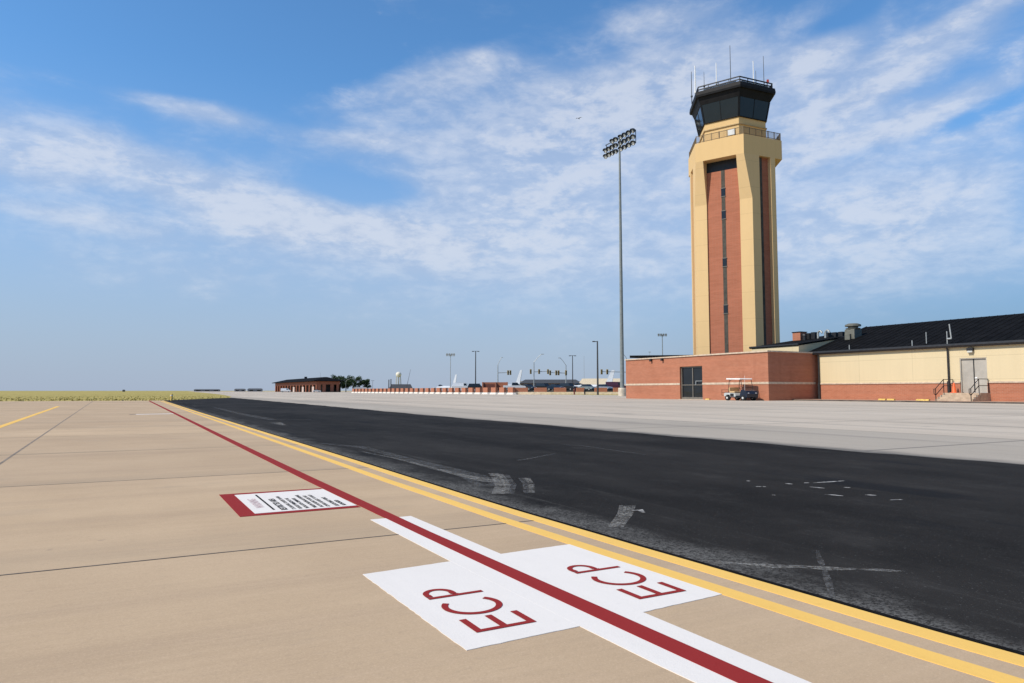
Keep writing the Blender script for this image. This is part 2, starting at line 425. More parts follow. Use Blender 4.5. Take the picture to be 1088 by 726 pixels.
# tan concrete left of the asphalt
left = [(-160, 84.), (2.6, 65.2)] + YO + [(-160, -40)]
sheet('concrete_pavement', [left], .004, TANC)
farS = [(10.6, 86), (9.9, 60), (9.35, 37.4), (8.75, 21.6), (8.70, 14.8), (8.58, 9.54), (8.6, 6.6), (8.74, 4.14), (8.8, 0), (9.2, -40)]
farA = []
for (x0, y0), (x1, y1) in zip(farS, farS[1:]):
    n = max(1, int(abs(y1-y0)/.35))
    for k in range(n): farA.append((x0+(x1-x0)*k/n+random.uniform(-.05, .05)+.05*math.sin(y0-k*.35*1.3), y0+(y1-y0)*k/n))
farA.append(farS[-1])
sheet('grey_apron', [[(10.9, 92), (12.6, 104), (16.5, 150), (25, 277), (60, 900), (420, 900), (420, 133), (78, 133), (78, 59.2), (60, 59.2), (60, -40)] + [(x-.4, y) for x, y in farS[::-1]]], .004, APRON)
asph = [(2.6, 66), (10.6, 88)] + farA + off(YO, .03)[::-1]
sheet('asphalt_strip', [asph], .0066, ASPH, .003)
ins = off(YO, .005)[1:]
sheet('asphalt_seam', strip(ins, off(YO, .024)[1:]), .0086, plain('black crack sealant', (.008, .008, .008), .9, var=.4, scale=12, spec=.05), .003)
# transverse and longitudinal joints of the concrete
jl = []
for y, wd in ((.35, .006), (3.86, .0085), (14.85, .012), (28.8, .02), (45., .03)):
    jl.append([(-60, y+.10), (interp(YO, y)-.02, y), (interp(YO, y)-.02, y-wd*1.6), (-60, y+.10-wd*1.6)])
sheet('pavement_joint', jl, .0052, SEAL)
jf = []
for y, wd in ((7.34, .012), (10.95, .012), (18.4, .016), (22., .016), (36, .03), (55, .04)):
    jf.append([(-60, y+.10), (interp(YO, y)-.02, y), (interp(YO, y)-.02, y-wd*1.6), (-60, y+.10-wd*1.6)])
for x0, x1 in ((-1.0, -2.46), (-5.6, -7.0), (-10, -11.5)):
    jf.append([(x0-.012, -1), (x0+.012, -1), (x1+.02, 65), (x1-.02, 65)])
sheet('pavement_joint', jf, .0055, SEALF)
# painted lines ---------------------------------------------------------
yo2 = off(YO, -.004)
sheet('yellow_edge_line', strip(yo2, [(x-.098 if y < 20 else x-.11, y) for x, y in YO]), .0064, YEL, .003)
YI = [(x-(.205 if y < 5 else .225), y) for x, y in YO]
sheet('yellow_edge_line', strip(YI, off(YI, -.088)), .0064, YEL, .003)
sheet('yellow_lead_line', [[(-2.50, 16.), (-2.36, 16.), (-3.12, 43.56), (-3.28, 43.56)]], .0064, YEL, .003)
rl = [(1.40,63.5),(1.43,30),(1.435,10.31),(1.445,5.96),(1.465,4.86),(1.475,3.78),(1.498,2.27),(1.510,1.78),(1.518,1.48),(1.54,.6),(1.60,-4),(1.8,-30)]
rr_ = [(1.55,63.5),(1.54,30),(1.535,11.04),(1.545,5.91),(1.552,5.26),(1.556,3.73),(1.588,2.22),(1.595,1.88),(1.603,1.43),(1.625,.6),(1.69,-4),(1.9,-30)]
def resample(p, ys): return [(interp(p, y), y) for y in ys]
ys = [63.4, 40, 30, 20, 14, 10, 8, 6.5, 5.5, 4.8, 4.3, 3.8, 3.3, 2.8, 2.4, 2.1, 1.8, 1.6, 1.4, 1, .5, -2, -10, -29]
sheet('red_boundary_line', strip(resample(rl, ys), resample(rr_, ys)), .0082, RED, .003)
wl = [(1.37,4.37),(1.38,3.13),(1.40,2.07),(1.41,1.67),(1.42,1.5),(1.44,.9),(1.46,.2),(1.5,-2)]
wr = [(1.64,4.39),(1.66,3.15),(1.69,2.08),(1.692,1.95),(1.70,1.38),(1.71,.9),(1.73,.2),(1.78,-2)]
ws = [4.37, 3.13, 2.6, 2.07, 1.67, 1.5, .9, .2, -2]
sheet('white_line_border', strip(resample(wl, ws), resample(wr, ws)), .0064, WHITE, .003)
sheet('white_cross_mark', [[(.25, 27.2), (1.42, 27.4), (1.42, 27.9), (.25, 27.7)]], .0064, WHITE)
sheet('dark_cross_mark', [[(.05, 27.1), (.24, 27.15), (.24, 27.7), (.05, 27.6)]], .0064, SEALF)

# painted ECP patches (white block + three red letters each) -----------------
def rough_poly(pts, amp=.0022, step=.03):
    out = []
    for (x0, y0), (x1, y1) in zip(pts, pts[1:]+pts[:1]):
        n = max(1, int(math.hypot(x1-x0, y1-y0)/step))
        for i in range(n):
            f = i/n
            out.append((x0+(x1-x0)*f+random.uniform(-amp, amp)*(i > 0), y0+(y1-y0)*f+random.uniform(-amp, amp)*(i > 0)))
    return out
def letter_polys(ch):
    # local (s along reading direction, t up), unit height 1
    w_ = .118
    if ch == 'E':
        return [[(0, 0), (.10, 0), (.10, 1), (0, 1)], [(.10, 0), (.62, 0), (.62, w_), (.10, w_)],
                [(.10, .45), (.62, .45), (.62, .45+w_), (.10, .45+w_)], [(.10, 1-w_), (.62, 1-w_), (.62, 1), (.10, 1)]]
    def arc(cx, cy, ro, ri, a0, a1, sx=1., n=22):
        P = []
        for i in range(n):
            a, b2 = a0+(a1-a0)*i/n, a0+(a1-a0)*(i+1)/n
            q = [(cx+sx*ro[0]*math.cos(a), cy+ro[1]*math.sin(a)), (cx+sx*ro[0]*math.cos(b2), cy+ro[1]*math.sin(b2)),
                 (cx+sx*ri[0]*math.cos(b2), cy+ri[1]*math.sin(b2)), (cx+sx*ri[0]*math.cos(a), cy+ri[1]*math.sin(a))]
            P.append(q)
        return P
    if ch == 'C':
        return arc(.47, .50, (.47, .50), (.37, .39), R(50), R(310), n=40)
    if ch == 'P':
        return [[(0, 0), (.10, 0), (.10, 1), (0, 1)], [(.13, 1-w_), (.24, 1-w_), (.24, 1), (.13, 1)],
                [(.10, .42), (.125, .42), (.125, .42+w_), (.10, .42+w_)], [(.14, .44), (.24, .44), (.24, .44+w_), (.14, .44+w_)]] + \
               arc(.24, .72, (.30, .28), (.205, .175), R(-90), R(90), n=20)
def ecp(name, label, patch, base_x, y0, hgt):
    cx = sum(p[0] for p in patch)/4; cy = sum(p[1] for p in patch)/4
    root = thing(name, label, 'pavement marking', (cx, cy, 0), 0, 'ECP pavement markings')
    mb = MB(); mb.face([(x-cx, y-cy, .0062) for x, y in rough_poly(patch)])
    for f in mb.bm.faces:
        f.normal_update()
        if f.normal.z < 0: f.normal_flip()
    skirt(mb.bm, .003); mb.build('white_block', WHITE, root, recalc=False)
    s0 = {'E': 0., 'C': .735, 'P': 1.80}
    for ch in 'ECP':
        mb = MB()
        for poly in letter_polys(ch):
            f = mb.face([(base_x-t_*hgt-cx, y0+(s_+s0[ch])*hgt-cy, .0082) for s_, t_ in poly])
            f.normal_update()
            if f.normal.z < 0: f.normal_flip()
        mb.build('letter', RED, root, recalc=False)
ecp('painted_marking', 'white painted block with red ECP letters on the open concrete left of the red line',
    [(.94, 3.10), (1.43, 3.134), (1.45, 2.07), (.96, 2.05)], 1.29, 2.175, .235)
ecp('painted_marking', 'white painted block with red ECP letters between the red line and the yellow lines',
    [(1.60, 3.147), (2.088, 3.17), (2.125, 2.11), (1.63, 2.078)], 2.02, 2.21, .242)

# warning notice laid on the concrete --------------------------------------
sg = thing('ground_sign', 'red bordered white warning notice of black text laid flat beside the red line', 'sign', (1.06, 5.42, 0))
def flat(name, pts, z, mat, parent):
    mb = MB(); f = mb.face([(x-1.06, y-5.42, z) for x, y in pts]); f.normal_update()
    if f.normal.z < 0: f.normal_flip()
    skirt(mb.bm, .003)
    return mb.build(name, mat, parent, recalc=False)
flat('red_border', [(.66, 4.87), (1.455, 4.87), (1.437, 5.96), (.65, 5.98)], .0064, RED, sg)
flat('white_panel', [(.762, 4.94), (1.45, 4.945), (1.44, 5.89), (.752, 5.89)], .0076, WHITE, sg)
flat('rule', [(.893, 5.03), (.907, 5.03), (.905, 5.81), (.891, 5.81)], .0088, BLKP, sg)
def text(s, size, x, y, mat, bold=0., sp=1.):
    cu = bpy.data.curves.new('text', 'FONT'); cu.body = s; cu.size = size; cu.offset = bold; cu.space_character = sp
    o = bpy.data.objects.new('text', cu); C.objects.link(o)
    bpy.context.view_layer.update()
    me = bpy.data.meshes.new_from_object(o.evaluated_get(bpy.context.evaluated_depsgraph_get()))
    bpy.data.objects.remove(o)
    me.materials.clear(); me.materials.append(mat)
    r = bpy.data.objects.new('text_line', me); C.objects.link(r); r.parent = sg
    r.location = (x-1.06, y-5.42, .0088); r.rotation_euler = (0, 0, R(90))
    return r
text('WARNING', .085, .862, 5.16, PINK, 0, 1.15)
text('RESTRICTED AREA', .062, .985, 4.99, BLKP, .0016, 1.1)
for s, x, sz, bo in (('IT IS UNLAWFUL TO ENTER THIS AREA', 1.04, .036, .001), ('WITHOUT PERMISSION OF THE', 1.085, .036, .001),
                     ('INSTALLATION COMMANDER', 1.13, .036, .001), ('WHILE IN THIS AREA ALL PERSONNEL', 1.185, .037, .0014),
                     ('AND THE PROPERTY UNDER THEIR', 1.23, .036, .001), ('CONTROL ARE SUBJECT TO SEARCH', 1.275, .036, .001),
                     ('USE OF DEADLY FORCE', 1.34, .040, .0014), ('AUTHORIZED', 1.39, .040, .0014)):
    text(s, sz, x, 4.99, BLKP, bo, 1.05)

# scuffs on the asphalt: thin broken deposits ------------------------------
def mat_scuff(name, col, lo, hi, scale, stretch=(1, 1, 1), rot=0., amt=.62):
    m, t, b = newmat(name); p = pos(t)
    g = noise(t, mapv(t, p, stretch, (0, 0, rot)), scale, 6, .8)
    setc(t, b, mixc(t, noise(t, p, 9, 3), tuple(c*.7 for c in col), col))
    br_ = smooth(t, noise(t, p, 5.5, 4, .65), .30, .54)
    t.links.new(M(t, 'MULTIPLY', M(t, 'MULTIPLY', smooth(t, g, lo, hi), br_), amt), b.inputs['Alpha'])
    b.inputs['Roughness'].default_value = .9; return m
SC1 = mat_scuff('pale grit scuff', (.36, .345, .31), .38, .62, 42)
SC2 = mat_scuff('faint grit scuff', (.20, .195, .185), .38, .66, 30)
SC3 = mat_scuff('white paint chips', (.55, .53, .50), .36, .5, 16, amt=1.)
def ribbon(name, pix, wid, mat, z=.0125, dz=-.0046):
    pts = [Vector((*G(*p, .009), 0)) for p in pix]
    L, Rr = [], []
    for i, p in enumerate(pts):
        d = (pts[min(i+1, len(pts)-1)]-pts[max(i-1, 0)]).normalized(); n = Vector((-d.y, d.x, 0))
        ww = wid if isinstance(wid, (int, float)) else wid[i]
        L.append((p+n*ww/2).to_2d()); Rr.append((p-n*ww/2).to_2d())
    return sheet(name, strip([tuple(a) for a in L], [tuple(a) for a in Rr]), z+dz, mat)
ribbon('scuff_mark', [(340,471),(385,475),(430,487),(470,497),(500,505),(526,516)], [.10,.16,.16,.20,.26,.30], SC2)
ribbon('scuff_mark', [(385,480),(420,487),(462,498),(500,507),(525,512)], [.03,.05,.07,.12,.16], SC1, .0135)
for k, (xa, xb) in enumerate(((524, 533), (531, 539), (537, 541))):
    ribbon('tyre_mark', [(xa, 503+k), (xa+5, 509+k), (xa+8, 516), (xa+5, 525)], .10 if k == 0 else .06, SC1 if k < 2 else SC2, .0145+.001*k)
for k in range(4):
    ribbon('tyre_mark', [(552+k*3.2, 508), (557+k*3, 514), (558+k*2.7, 524)], .028, SC1 if k > 1 else SC2, .0150)
for k in range(4):
    ribbon('tyre_mark', [(660+k*4.5, 537), (658+k*4.2, 546), (648+k*4, 560)], .026, SC1, .0130)
ribbon('scuff_mark', [(672,543),(680,542),(684,545)], [.03, .06, .02], SC3, .0150)
for px, py, L in ((806,517,6),(812,517,3),(838,514,8),(868,518,16),(886,526,20),(880,512,34),(925,526,12),(952,531,14),(822,526,3),(900,518,7),(795,511,4),(857,513,5)):
    a = random.uniform(-.05, .04)
    ribbon('paint_chip', [(px-L/2, py+a*L), (px, py), (px+L/2, py-a*L)], [.008, .036, .012], SC3, .0130)
ribbon('scuff_mark', [(748,596.5),(765,597.6),(790,599),(820,601.5),(850,602),(880,604),(910,604.6),(940,606),(962,607)], [.02,.05,.03,.08,.05,.07,.03,.05,.01], SC1, .0133)
ribbon('scuff_mark', [(868,585),(872,597),(876,606),(880,618),(885,636)], [.012,.03,.022,.034,.015], SC2, .0147)
ribbon('scuff_mark', [(228,433),(244,437),(262,441),(290,446),(330,446)], [.10,.2,.25,.3,.2], SC2, .0139)
ribbon('scuff_mark', [(287,450),(292,449),(302,452)], [.15, .3, .1], SC1, .0150)
ribbon('scuff_mark', [(545,490),(560,488),(590,482)], [.03, .06, .02], SC2, .0152)
ribbon('scuff_mark', [(560,470),(620,474),(690,484)], [.02, .05, .03], SC2, .0153)

# grass edge tufts -----------------------------------------------------------
def mat_blade():
    m, t, b = newmat('grass blades'); p = pos(t)
    n = noise(t, p, .35, 5, .6); n2 = noise(t, p, 6, 2)
    c = mixc(t, smooth(t, n, .35, .65), (.33, .28, .085), (.47, .37, .14))
    c = mixc(t, M(t, 'MULTIPLY', n2, .3), c, (.20, .185, .05)); setc(t, b, c); b.inputs['Roughness'].default_value = .9
    b.inputs['Specular IOR Level'].default_value = .1; return m
mb = MB()
def in_apron(x, y):
    if x < 2.6: return y < 65.3 + (2.6-x)*.1156
    if x < 10.7: return y < 66+(x-2.6)*2.75
    return x > 10.9+(y-92)*.105
for i in range(15000):
    x = random.uniform(-75, 26); y = 64+random.random()**3*150
    if in_apron(x, y): continue
    near = y < 74
    h = random.uniform(.03, .12)*(1.25 if near else max(.15, 1.1-(y-74)/70))*(1.7 if random.random() < .05 else 1); a = random.uniform(0, 6.28); wd = random.uniform(.02, .05)*(1+y/90)
    lx, ly = random.uniform(-.1, .1), random.uniform(-.1, .1)
    c_, s_ = math.cos(a)*wd, math.sin(a)*wd
    mb.face([(x-c_, y-s_, 0), (x+c_, y+s_, 0), (x+lx, y+ly, h)])
tag(mb.build('grass', mat_blade(), recalc=False), kind='stuff')

# ------------------------------------------------------------------ control tower
TD = 80.; TB = 46.634
tcx, tcy = TD*math.sin(R(TB)), TD*math.cos(R(TB))
B0 = -115.1
tower = thing('control_tower', 'tall tan and red brick control tower with black glazed hexagonal cab', 'control tower', (tcx, tcy, 0))
PB, PA = 4.52, 3.66
ZF, ZS, ZT = 20.85, 25.45, 27.5
def nrm(k): b = R(B0+60*k); return Vector((math.sin(b), math.cos(b)))
def corner(k, pk, pk1):                 # corner between face k and face k+1 with apothems
    n0, n1 = nrm(k), nrm(k+1); det = n0.x*n1.y-n0.y*n1.x
    return Vector(((pk*n1.y-pk1*n0.y)/det, (pk1*n0.x-pk*n1.x)/det))
def ap(k): return PA if k % 2 == 0 else PB
def hexa(p, c=(0, 0)): return [tuple(corner(k, p, p)+Vector(c)) for k in range(6)]
WA, DEPA, DEPB = 1.32, .16, .42
for k in range(6):
    P = corner(k, ap(k), ap(k+1)); T = corner(k, PB, PB)
    ka, kb = (k, k+1) if k % 2 == 0 else (k+1, k)        # a: long face, b: short face
    na, nb = nrm(ka), nrm(kb)
    ta = Vector((-na.y, na.x)); tb = Vector((-nb.y, nb.x))
    if ta.dot(-P) < 0: ta = -ta
    ca = ta if (ta.dot(-P) > 0) else -ta
    cb = tb if tb.dot(-P) > 0 else -tb
    WB = {5: 1.05, 0: 1.05, 4: .62, 1: .62}.get(k, .8); DEP = .62
    Pi = corner(k, ap(k)-DEP-.25, ap(k+1)-DEP-.25)
    lo = [P+ca*WA, P, P+cb*WB, P+cb*WB-nb*(DEP+.25), Pi, P+ca*WA-na*(DEP+.25)]
    dA = PB-PA if ka % 6 == 0 else 0.          # the piers sweep out under the balcony on the apron face
    ab = P+ca*WA
    hi = [ab+na*dA, T if ka % 6 == 0 else P, P+cb*WB, lo[3], lo[4], lo[5]]
    mb = MB(); mb.loft([[(v.x, v.y, 0) for v in lo], [(v.x, v.y, ZF) for v in lo], [(v.x, v.y, ZS) for v in hi]])
    mb.build('pier', TAN, tower)
for k in range(6):
    n = nrm(k); t_ = Vector((-n.y, n.x)); long_ = k % 2 == 0
    half = (3.55 if long_ else 1.9)/2+.3
    d = ap(k)-(DEPA if long_ else DEPB)
    q = [n*d-t_*half, n*d+t_*half, n*(d-.3)+t_*half, n*(d-.3)-t_*half]
    top = 24.35 if long_ else ZS
    MB().prism([tuple(v) for v in q], 0, top).build('brick_panel', BRICKT, tower)
    if long_:      # dark band under the balcony
        q2 = [n*(d-.06)-t_*half, n*(d-.06)+t_*half, n*(d-.3)+t_*half, n*(d-.3)-t_*half]
        MB().prism([tuple(v) for v in q2], top, ZS).build('dark_band', DARK, tower)
    sw = .20 if long_ else .16
    q = [n*(d+.02)-t_*sw, n*(d+.02)+t_*sw, n*(d-.1)+t_*sw, n*(d-.1)-t_*sw]
    slit = MB().prism([tuple(v) for v in q], 0, top-.01).build('window_strip', plain('grey strip panel', (.075, .068, .056), .7, var=.3, scale=2, spec=.2), tower)
    if long_:
        for zz_ in (21.95, 19.5, 14.4, 9.4):
            mb = MB(); q = [n*(d+.05)-t_*.22, n*(d+.05)+t_*.22, n*(d-.05)+t_*.22, n*(d-.05)-t_*.22]
            mb.prism([tuple(v) for v in q], zz_-.42, zz_+.42); wn = mb.build('window', GLASS, slit)
            for dz_ in (-.45, .45):
                c0 = n*(d+.03); MB().box((c0.x, c0.y, zz_+dz_), (.52, .10, .06), math.atan2(t_.y, t_.x)).build('frame_rail', FRAME, wn)
MB().prism(hexa(3.0), 0, ZS).build('core', BRICKT, tower)
mb = MB(); mb.prism(hexa(PB), ZS, ZT-.0); bal = mb.build('balcony', TANU, tower)
# balcony rail (verticals close together)
mb = MB(); hp = [Vector(v) for v in hexa(PB-.12)]
for i in range(6):
    a, b2 = hp[i], hp[(i+1) % 6]; L = (b2-a).length; ang = math.atan2((b2-a).y, (b2-a).x)
    m_ = (a+b2)/2
    for z_ in (ZT+.12, ZT+.80): mb.box((m_.x, m_.y, z_), (L, .05, .05), ang)
    nb_ = int(L/.13)
    for j in range(nb_):
        p = a.lerp(b2, j/nb_); mb.box((p.x, p.y, ZT+.45), (.025, .025, .70), ang)
    for j in range(6):
        p = a.lerp(b2, j/6); mb.box((p.x, p.y, ZT+.42), (.07, .07, .86), ang)
mb.build('balcony_rail', plain('brown rail', (.16, .115, .06), .6), bal)
rv = Vector((math.cos(YAW), -math.sin(YAW))); fv = Vector((math.sin(YAW), math.cos(YAW)))
CO = tuple(rv*-.12)                        # the cab sits a little off the shaft's axis
n0 = nrm(0); t0 = Vector((-n0.y, n0.x))
p_ = n0*(PB+.03) + t0*1.35
mb = MB(); mb.box((p_.x, p_.y, ZT+.40), (.72, .10, .60), math.atan2(t0.y, t0.x), .02); mb.build('white_box', plain('dull white box', (.58, .58, .56), .5), bal)
# cab
Z0, ZW, ZH, ZE0, ZE1 = ZT, 29.95, 31.95, 32.85, 33.35
cabw = MB().prism(hexa(3.22, CO), Z0, ZW).build('cab_wall', TANU, tower)
mb = MB()
mb.prism(hexa(3.34, CO), ZW-.85, ZW-.75)
mb.build('belt_moulding', plain('tan trim', (.42, .31, .16), .7), cabw)
def hexring(p, z): return [(x, y, z) for x, y in hexa(p, CO)]
PW0, PW1, PE = 3.30, 3.66, 4.16
gl = [Vector((*v, 0)) for v in hexa(1, (0, 0))]
for k in range(6):                        # glass, one pane field per face, with mullions
    a0, b0 = Vector((*hexa(PW0, CO)[k], ZW)), Vector((*hexa(PW0, CO)[(k+1) % 6], ZW))
    a1, b1 = Vector((*hexa(PW1, CO)[k], ZH)), Vector((*hexa(PW1, CO)[(k+1) % 6], ZH))
    inn = -Vector((*(nrm(k+1)), 0))*.05
    mb = MB(); mb.loft([[a0, b0, b0+inn, a0+inn], [a1, b1, b1+inn, a1+inn]])
    wn = mb.build('cab_window', glassy('cab glazing', (.010, .011, .013), .03), tower)
    mb = MB()
    for f in (.02, .5, .98): mb.tube(a0.lerp(b0, f), a1.lerp(b1, f), .06 if f != .5 else .04, n=6)
    mb.tube(a0, b0, .06, n=6); mb.build('mullion', CABD, wn)
MB().loft([hexring(PW1+.03, ZH), hexring(PE-.12, ZE0), hexring(PE-.10, ZE0+.02)]).build('fascia', CABD, tower)
roof = MB().loft([hexring(PE+.02, ZE0-.12), hexring(PE+.06, ZE0+.1), hexring(PE, ZE1)]).build('cab_roof', CABD, tower)
mb = MB(); hp = [Vector((*v,)) for v in hexa(PE-.25, CO)]
for i in range(6):
    a, b2 = hp[i], hp[(i+1) % 6]; m_ = (a+b2)/2; ang = math.atan2((b2-a).y, (b2-a).x)
    for z_ in (ZE1+.28, ZE1+.60): mb.box((m_.x, m_.y, z_), ((b2-a).length, .10, .10), ang)
    for j in range(4):
        p = a.lerp(b2, j/4); mb.box((p.x, p.y, ZE1+.3), (.06, .06, .66), ang)
mb.build('roof_rail', DARK, roof)
mb = MB(); hp = [Vector((*v,)) for v in hexa(PE-.6, CO)]
for i in (4, 5, 0):
    a, b2 = hp[i], hp[(i+1) % 6]; m_ = (a+b2)/2; ang = math.atan2((b2-a).y, (b2-a).x)
    mb.box((m_.x, m_.y, ZE1+.22), ((b2-a).length*.86, .18, .26), ang)
mb.build('cable_tray', plain('pale cable tray', (.6, .6, .58), .5), roof)
def roofpt(px, depth): v = Vector(CO)+rv*((px-783.)/742.*81.)+fv*depth; return v
for px, dep, h, r_, mt in ((747.2, .2, 3.1, .085, 'w'), (745.8, 1.2, 2.9, .05, 'd'), (762.5, -2.2, 2.3, .06, 'w'), (778.8, -1.5, 4.6, .045, 'd'),
                           (800.2, -2.0, 2.6, .06, 'w'), (807.5, -.5, 2.2, .035, 'd'), (752, -1.5, 1.6, .03, 'd'), (790, -1., 1.2, .03, 'd'), (815, -.7, 3.8, .04, 'd')):
    v = roofpt(px, dep); mb = MB()
    zb = ZE1-.02
    mb.tube((v.x, v.y, zb), (v.x, v.y, zb+.9), .05, n=8)
    an = mb.build('antenna_mount', DARK, roof)
    mb = MB(); mb.tube((v.x, v.y, zb+.9), (v.x, v.y, zb+.9+h), r_, r_*.6, n=8); mb.lathe([(.09, -.1), (.13, 0), (.09, .1)], (v.x, v.y, zb+.9), 8)
    mb.build('whip_antenna', WHITEP if mt == 'w' else plain('dark grey mast', (.06, .065, .07), .5), an)
v = roofpt(816.5, -1.2); mb = MB(); mb.tube((v.x, v.y, ZE1), (v.x, v.y, ZE1+1.3), .05, n=8); mb.box((v.x+.2, v.y, ZE1+.9), (.7, .05, .05), -YAW)
wm = mb.build('wind_sensor', DARK, roof)
mb = MB(); mb.box((v.x+.1, v.y, ZE1+1.55), (.22, .18, .42), -YAW, .03); mb.build('red_beacon', plain('red beacon', (.45, .06, .03), .4), wm)

# ------------------------------------------------------------------ brick annex
VB, VC, YC, YL = 46.1, 51.86, 40.3, 59.1
HA = 4.02
annex = thing('brick_annex', 'flat roofed single storey red brick annex with dark glass doors at the tower foot', 'building', (VB, YC, 0))
def A(x, y, z=0): return (x-VB, y-YC, z)
dy0, dy1, dz1 = 47.86, 50.84, 3.10        # door recess
mb = MB()
T = .35
mb.box(A(VB+T/2, (YC+dy0)/2, HA/2), (T, dy0-YC, HA)); mb.box(A(VB+T/2, (dy1+YL)/2, HA/2), (T, YL-dy1, HA))
mb.box(A(VB+T/2, (dy0+dy1)/2, (dz1+HA)/2), (T, dy1-dy0-.004, HA-dz1))
mb.box(A((VB+T+58)/2+.002, YC+T/2+.003, HA/2), (58-VB-T, T-.006, HA)); mb.box(A((VB+T+58)/2+.002, YL-T/2-.003, HA/2), (58-VB-T, T-.006, HA))
mb.box(A(58-T/2, (YC+YL)/2, HA/2-.003), (T, YL-YC-2*T-.02, HA))
mb.build('wall', BRICK, annex)
MB().box(A((VB+58)/2, (YC+YL)/2, HA-.55), (58-VB-2*T-.02, YL-YC-2*T-.02, .12)).build('roof', BLACKROOF, annex)
mb = MB()
mb.box(A(VB+T/2-.03, (YC+YL)/2, HA+.06), (T+.14, YL-YC+.1, .12)); mb.box(A((VB+T+58)/2+.05, YC+T/2-.03, HA+.058), (58-VB-T, T+.10, .116))
mb.build('coping', STONE, annex)
mb = MB()
for a, b2 in ((YC-.02, dy0), (dy1, YL+.02)): mb.box(A(VB-.008, (a+b2)/2, 1.46), (.04, b2-a, .18))
mb.box(A((VB+VC)/2+.01, YC-.008, 1.46), (VC-VB-.03, .04, .18))
mb.build('stone_band', STONE, annex)
for y_ in (54.9, 53.2): MB().box(A(VB-.12, y_, HA-.13), (.24, .22, .26)).build('roof_scupper', DARK, annex)
dr = MB().box(A(VB+.26, (dy0+dy1)/2, dz1/2), (.04, dy1-dy0, dz1)).build('glass_door', GLASS, annex)
mb = MB()
for y_ in (dy0+.06, (dy0+dy1)/2-.05, dy1-.06): mb.box(A(VB+.21, y_, dz1/2), (.07, .10, dz1-.004))
mb.box(A(VB+.208, (dy0+dy1)/2, dz1-.06), (.062, dy1-dy0-.2, .11)); mb.box(A(VB+.208, (dy0+dy1)/2, .12), (.062, dy1-dy0-.2, .2)); mb.box(A(VB+.207, (dy0+dy1)/2, 1.36), (.06, dy1-dy0-.2, .07))
mb.build('door_frame', FRAME, dr)
mb = MB(); mb.box(A(VB+.15, 48.4, 1.72), (.04, .95, .05)); mb.box(A(VB+.15, 48.86, 1.55), (.04, .06, .4)); mb.build('door_push_bar', GALV, dr)
mb = MB(); mb.box(A(VB+.18, (dy0+dy1)/2, .012), (.5, dy1-dy0+.4, .03)); mb.build('sill', STONE, annex)
# low black canopy roof further back on the annex
cp = MB(); pr = [(51.5, 56.4, 4.60), (51.5, 60.2, 4.84), (51.5, 64.2, 4.70)]
cp.loft([[A(49.4, 62.6, 4.50), A(49.4, 52.4, 4.30), A(53, 52.4, 4.30), A(57, 62.6, 4.50)], [A(49.4, 62.6, 4.78), A(49.4, 52.4, 4.40), A(53, 52.4, 4.40), A(57, 62.6, 4.78)]])
for y_ in (53.2, 58.6): cp.tube(A(50.2, y_, HA-.5), A(50.2, y_, 4.40), .06)

cpo = cp.build('canopy_roof', BLACKROOF, annex)

# ------------------------------------------------------------------ cream building
cream = thing('cream_building', 'long cream walled building with red brick base and black metal roof', 'building', (VC, YC, 0))
def K(x, y, z=0): return (x-VC, y-YC, z)
Y_E = -6.; XR, ZR, ZEV = 60., 6.75, 4.02
DY0, DY1, DZ0, DZ1 = 26.52, 28.31, .67, 3.12
mb = MB()
mb.box(K(VC+.2, (YC+DY1)/2-.15, 2.72), (.4, YC-.3-DY1, 2.56)); mb.box(K(VC+.2, (Y_E+DY0)/2, 2.72), (.4, DY0-Y_E, 2.56))
mb.box(K(VC+.2, (DY0+DY1)/2, (DZ1+4)/2), (.4, DY1-DY0-.004, 4-DZ1))
mb.build('cream_wall', CREAM, cream)
mb = MB()
mb.box(K(VC+.17, (YC+DY1)/2-.15, .68), (.44, YC-.3-DY1, 1.36)); mb.box(K(VC+.17, (Y_E+DY0)/2, .68), (.44, DY0-Y_E, 1.36))
mb.box(K(VC+.17, (DY0+DY1)/2, .33), (.44, DY1-DY0-.004, .66))
mb.build('brick_base', BRICK, cream)
mb = MB(); mb.box(K(VC+.14, (YC+DY1)/2-.16, 1.41), (.5, YC-.3-DY1, .11)); mb.box(K(VC+.14, (Y_E+DY0)/2, 1.41), (.5, DY0-Y_E-.02, .11)); mb.build('stone_band', STONE, cream)
# gable end above the annex + wing behind
mb = MB(); mb.face([K(VC+.05, YC-.15, 4.0), K(XR, YC-.15, 4.0), K(XR, YC-.15, ZR-.25)]); mb.face([K(VC+.05, YC-.35, 4.0), K(XR, YC-.35, ZR-.25), K(XR, YC-.35, 4.0)])
mb.build('gable_wall', CREAM, cream)
XE = VC-.14
def roofslab(y0, y1, th=.10):
    mb = MB()
    rings = []
    for y_ in (y0, y1):
        rings.append([K(XE, y_, ZEV+.10), K(XR, y_, ZR), K(2*XR-XE, y_, ZEV+.10), K(2*XR-XE, y_, ZEV), K(XR, y_, ZR-th), K(XE, y_, ZEV)])
    return mb.loft(rings)
rf = roofslab(Y_E, YC+.55).build('roof', BLACKROOF, cream)
mb = MB()
y_ = Y_E+.3
while y_ < YC+.4:                              # standing seams
    a, b2 = Vector(K(XE+.02, y_, ZEV+.115)), Vector(K(XR, y_, ZR+.015)); mb.tube(a, b2, .014, n=4); y_ += .6
mb.build('standing_seam', BLACKROOF, rf)
mb = MB()
gp = [(XE-.02, ZEV+.16), (XE-.17, ZEV+.16), (XE-.19, ZEV+.02), (XE-.10, ZEV-.12), (XE-.02, ZEV-.12)]
mb.loft([[K(x, Y_E, z) for x, z in gp], [K(x, YC+.62, z) for x, z in gp]])
mb.build('gutter', GUTTER, cream)
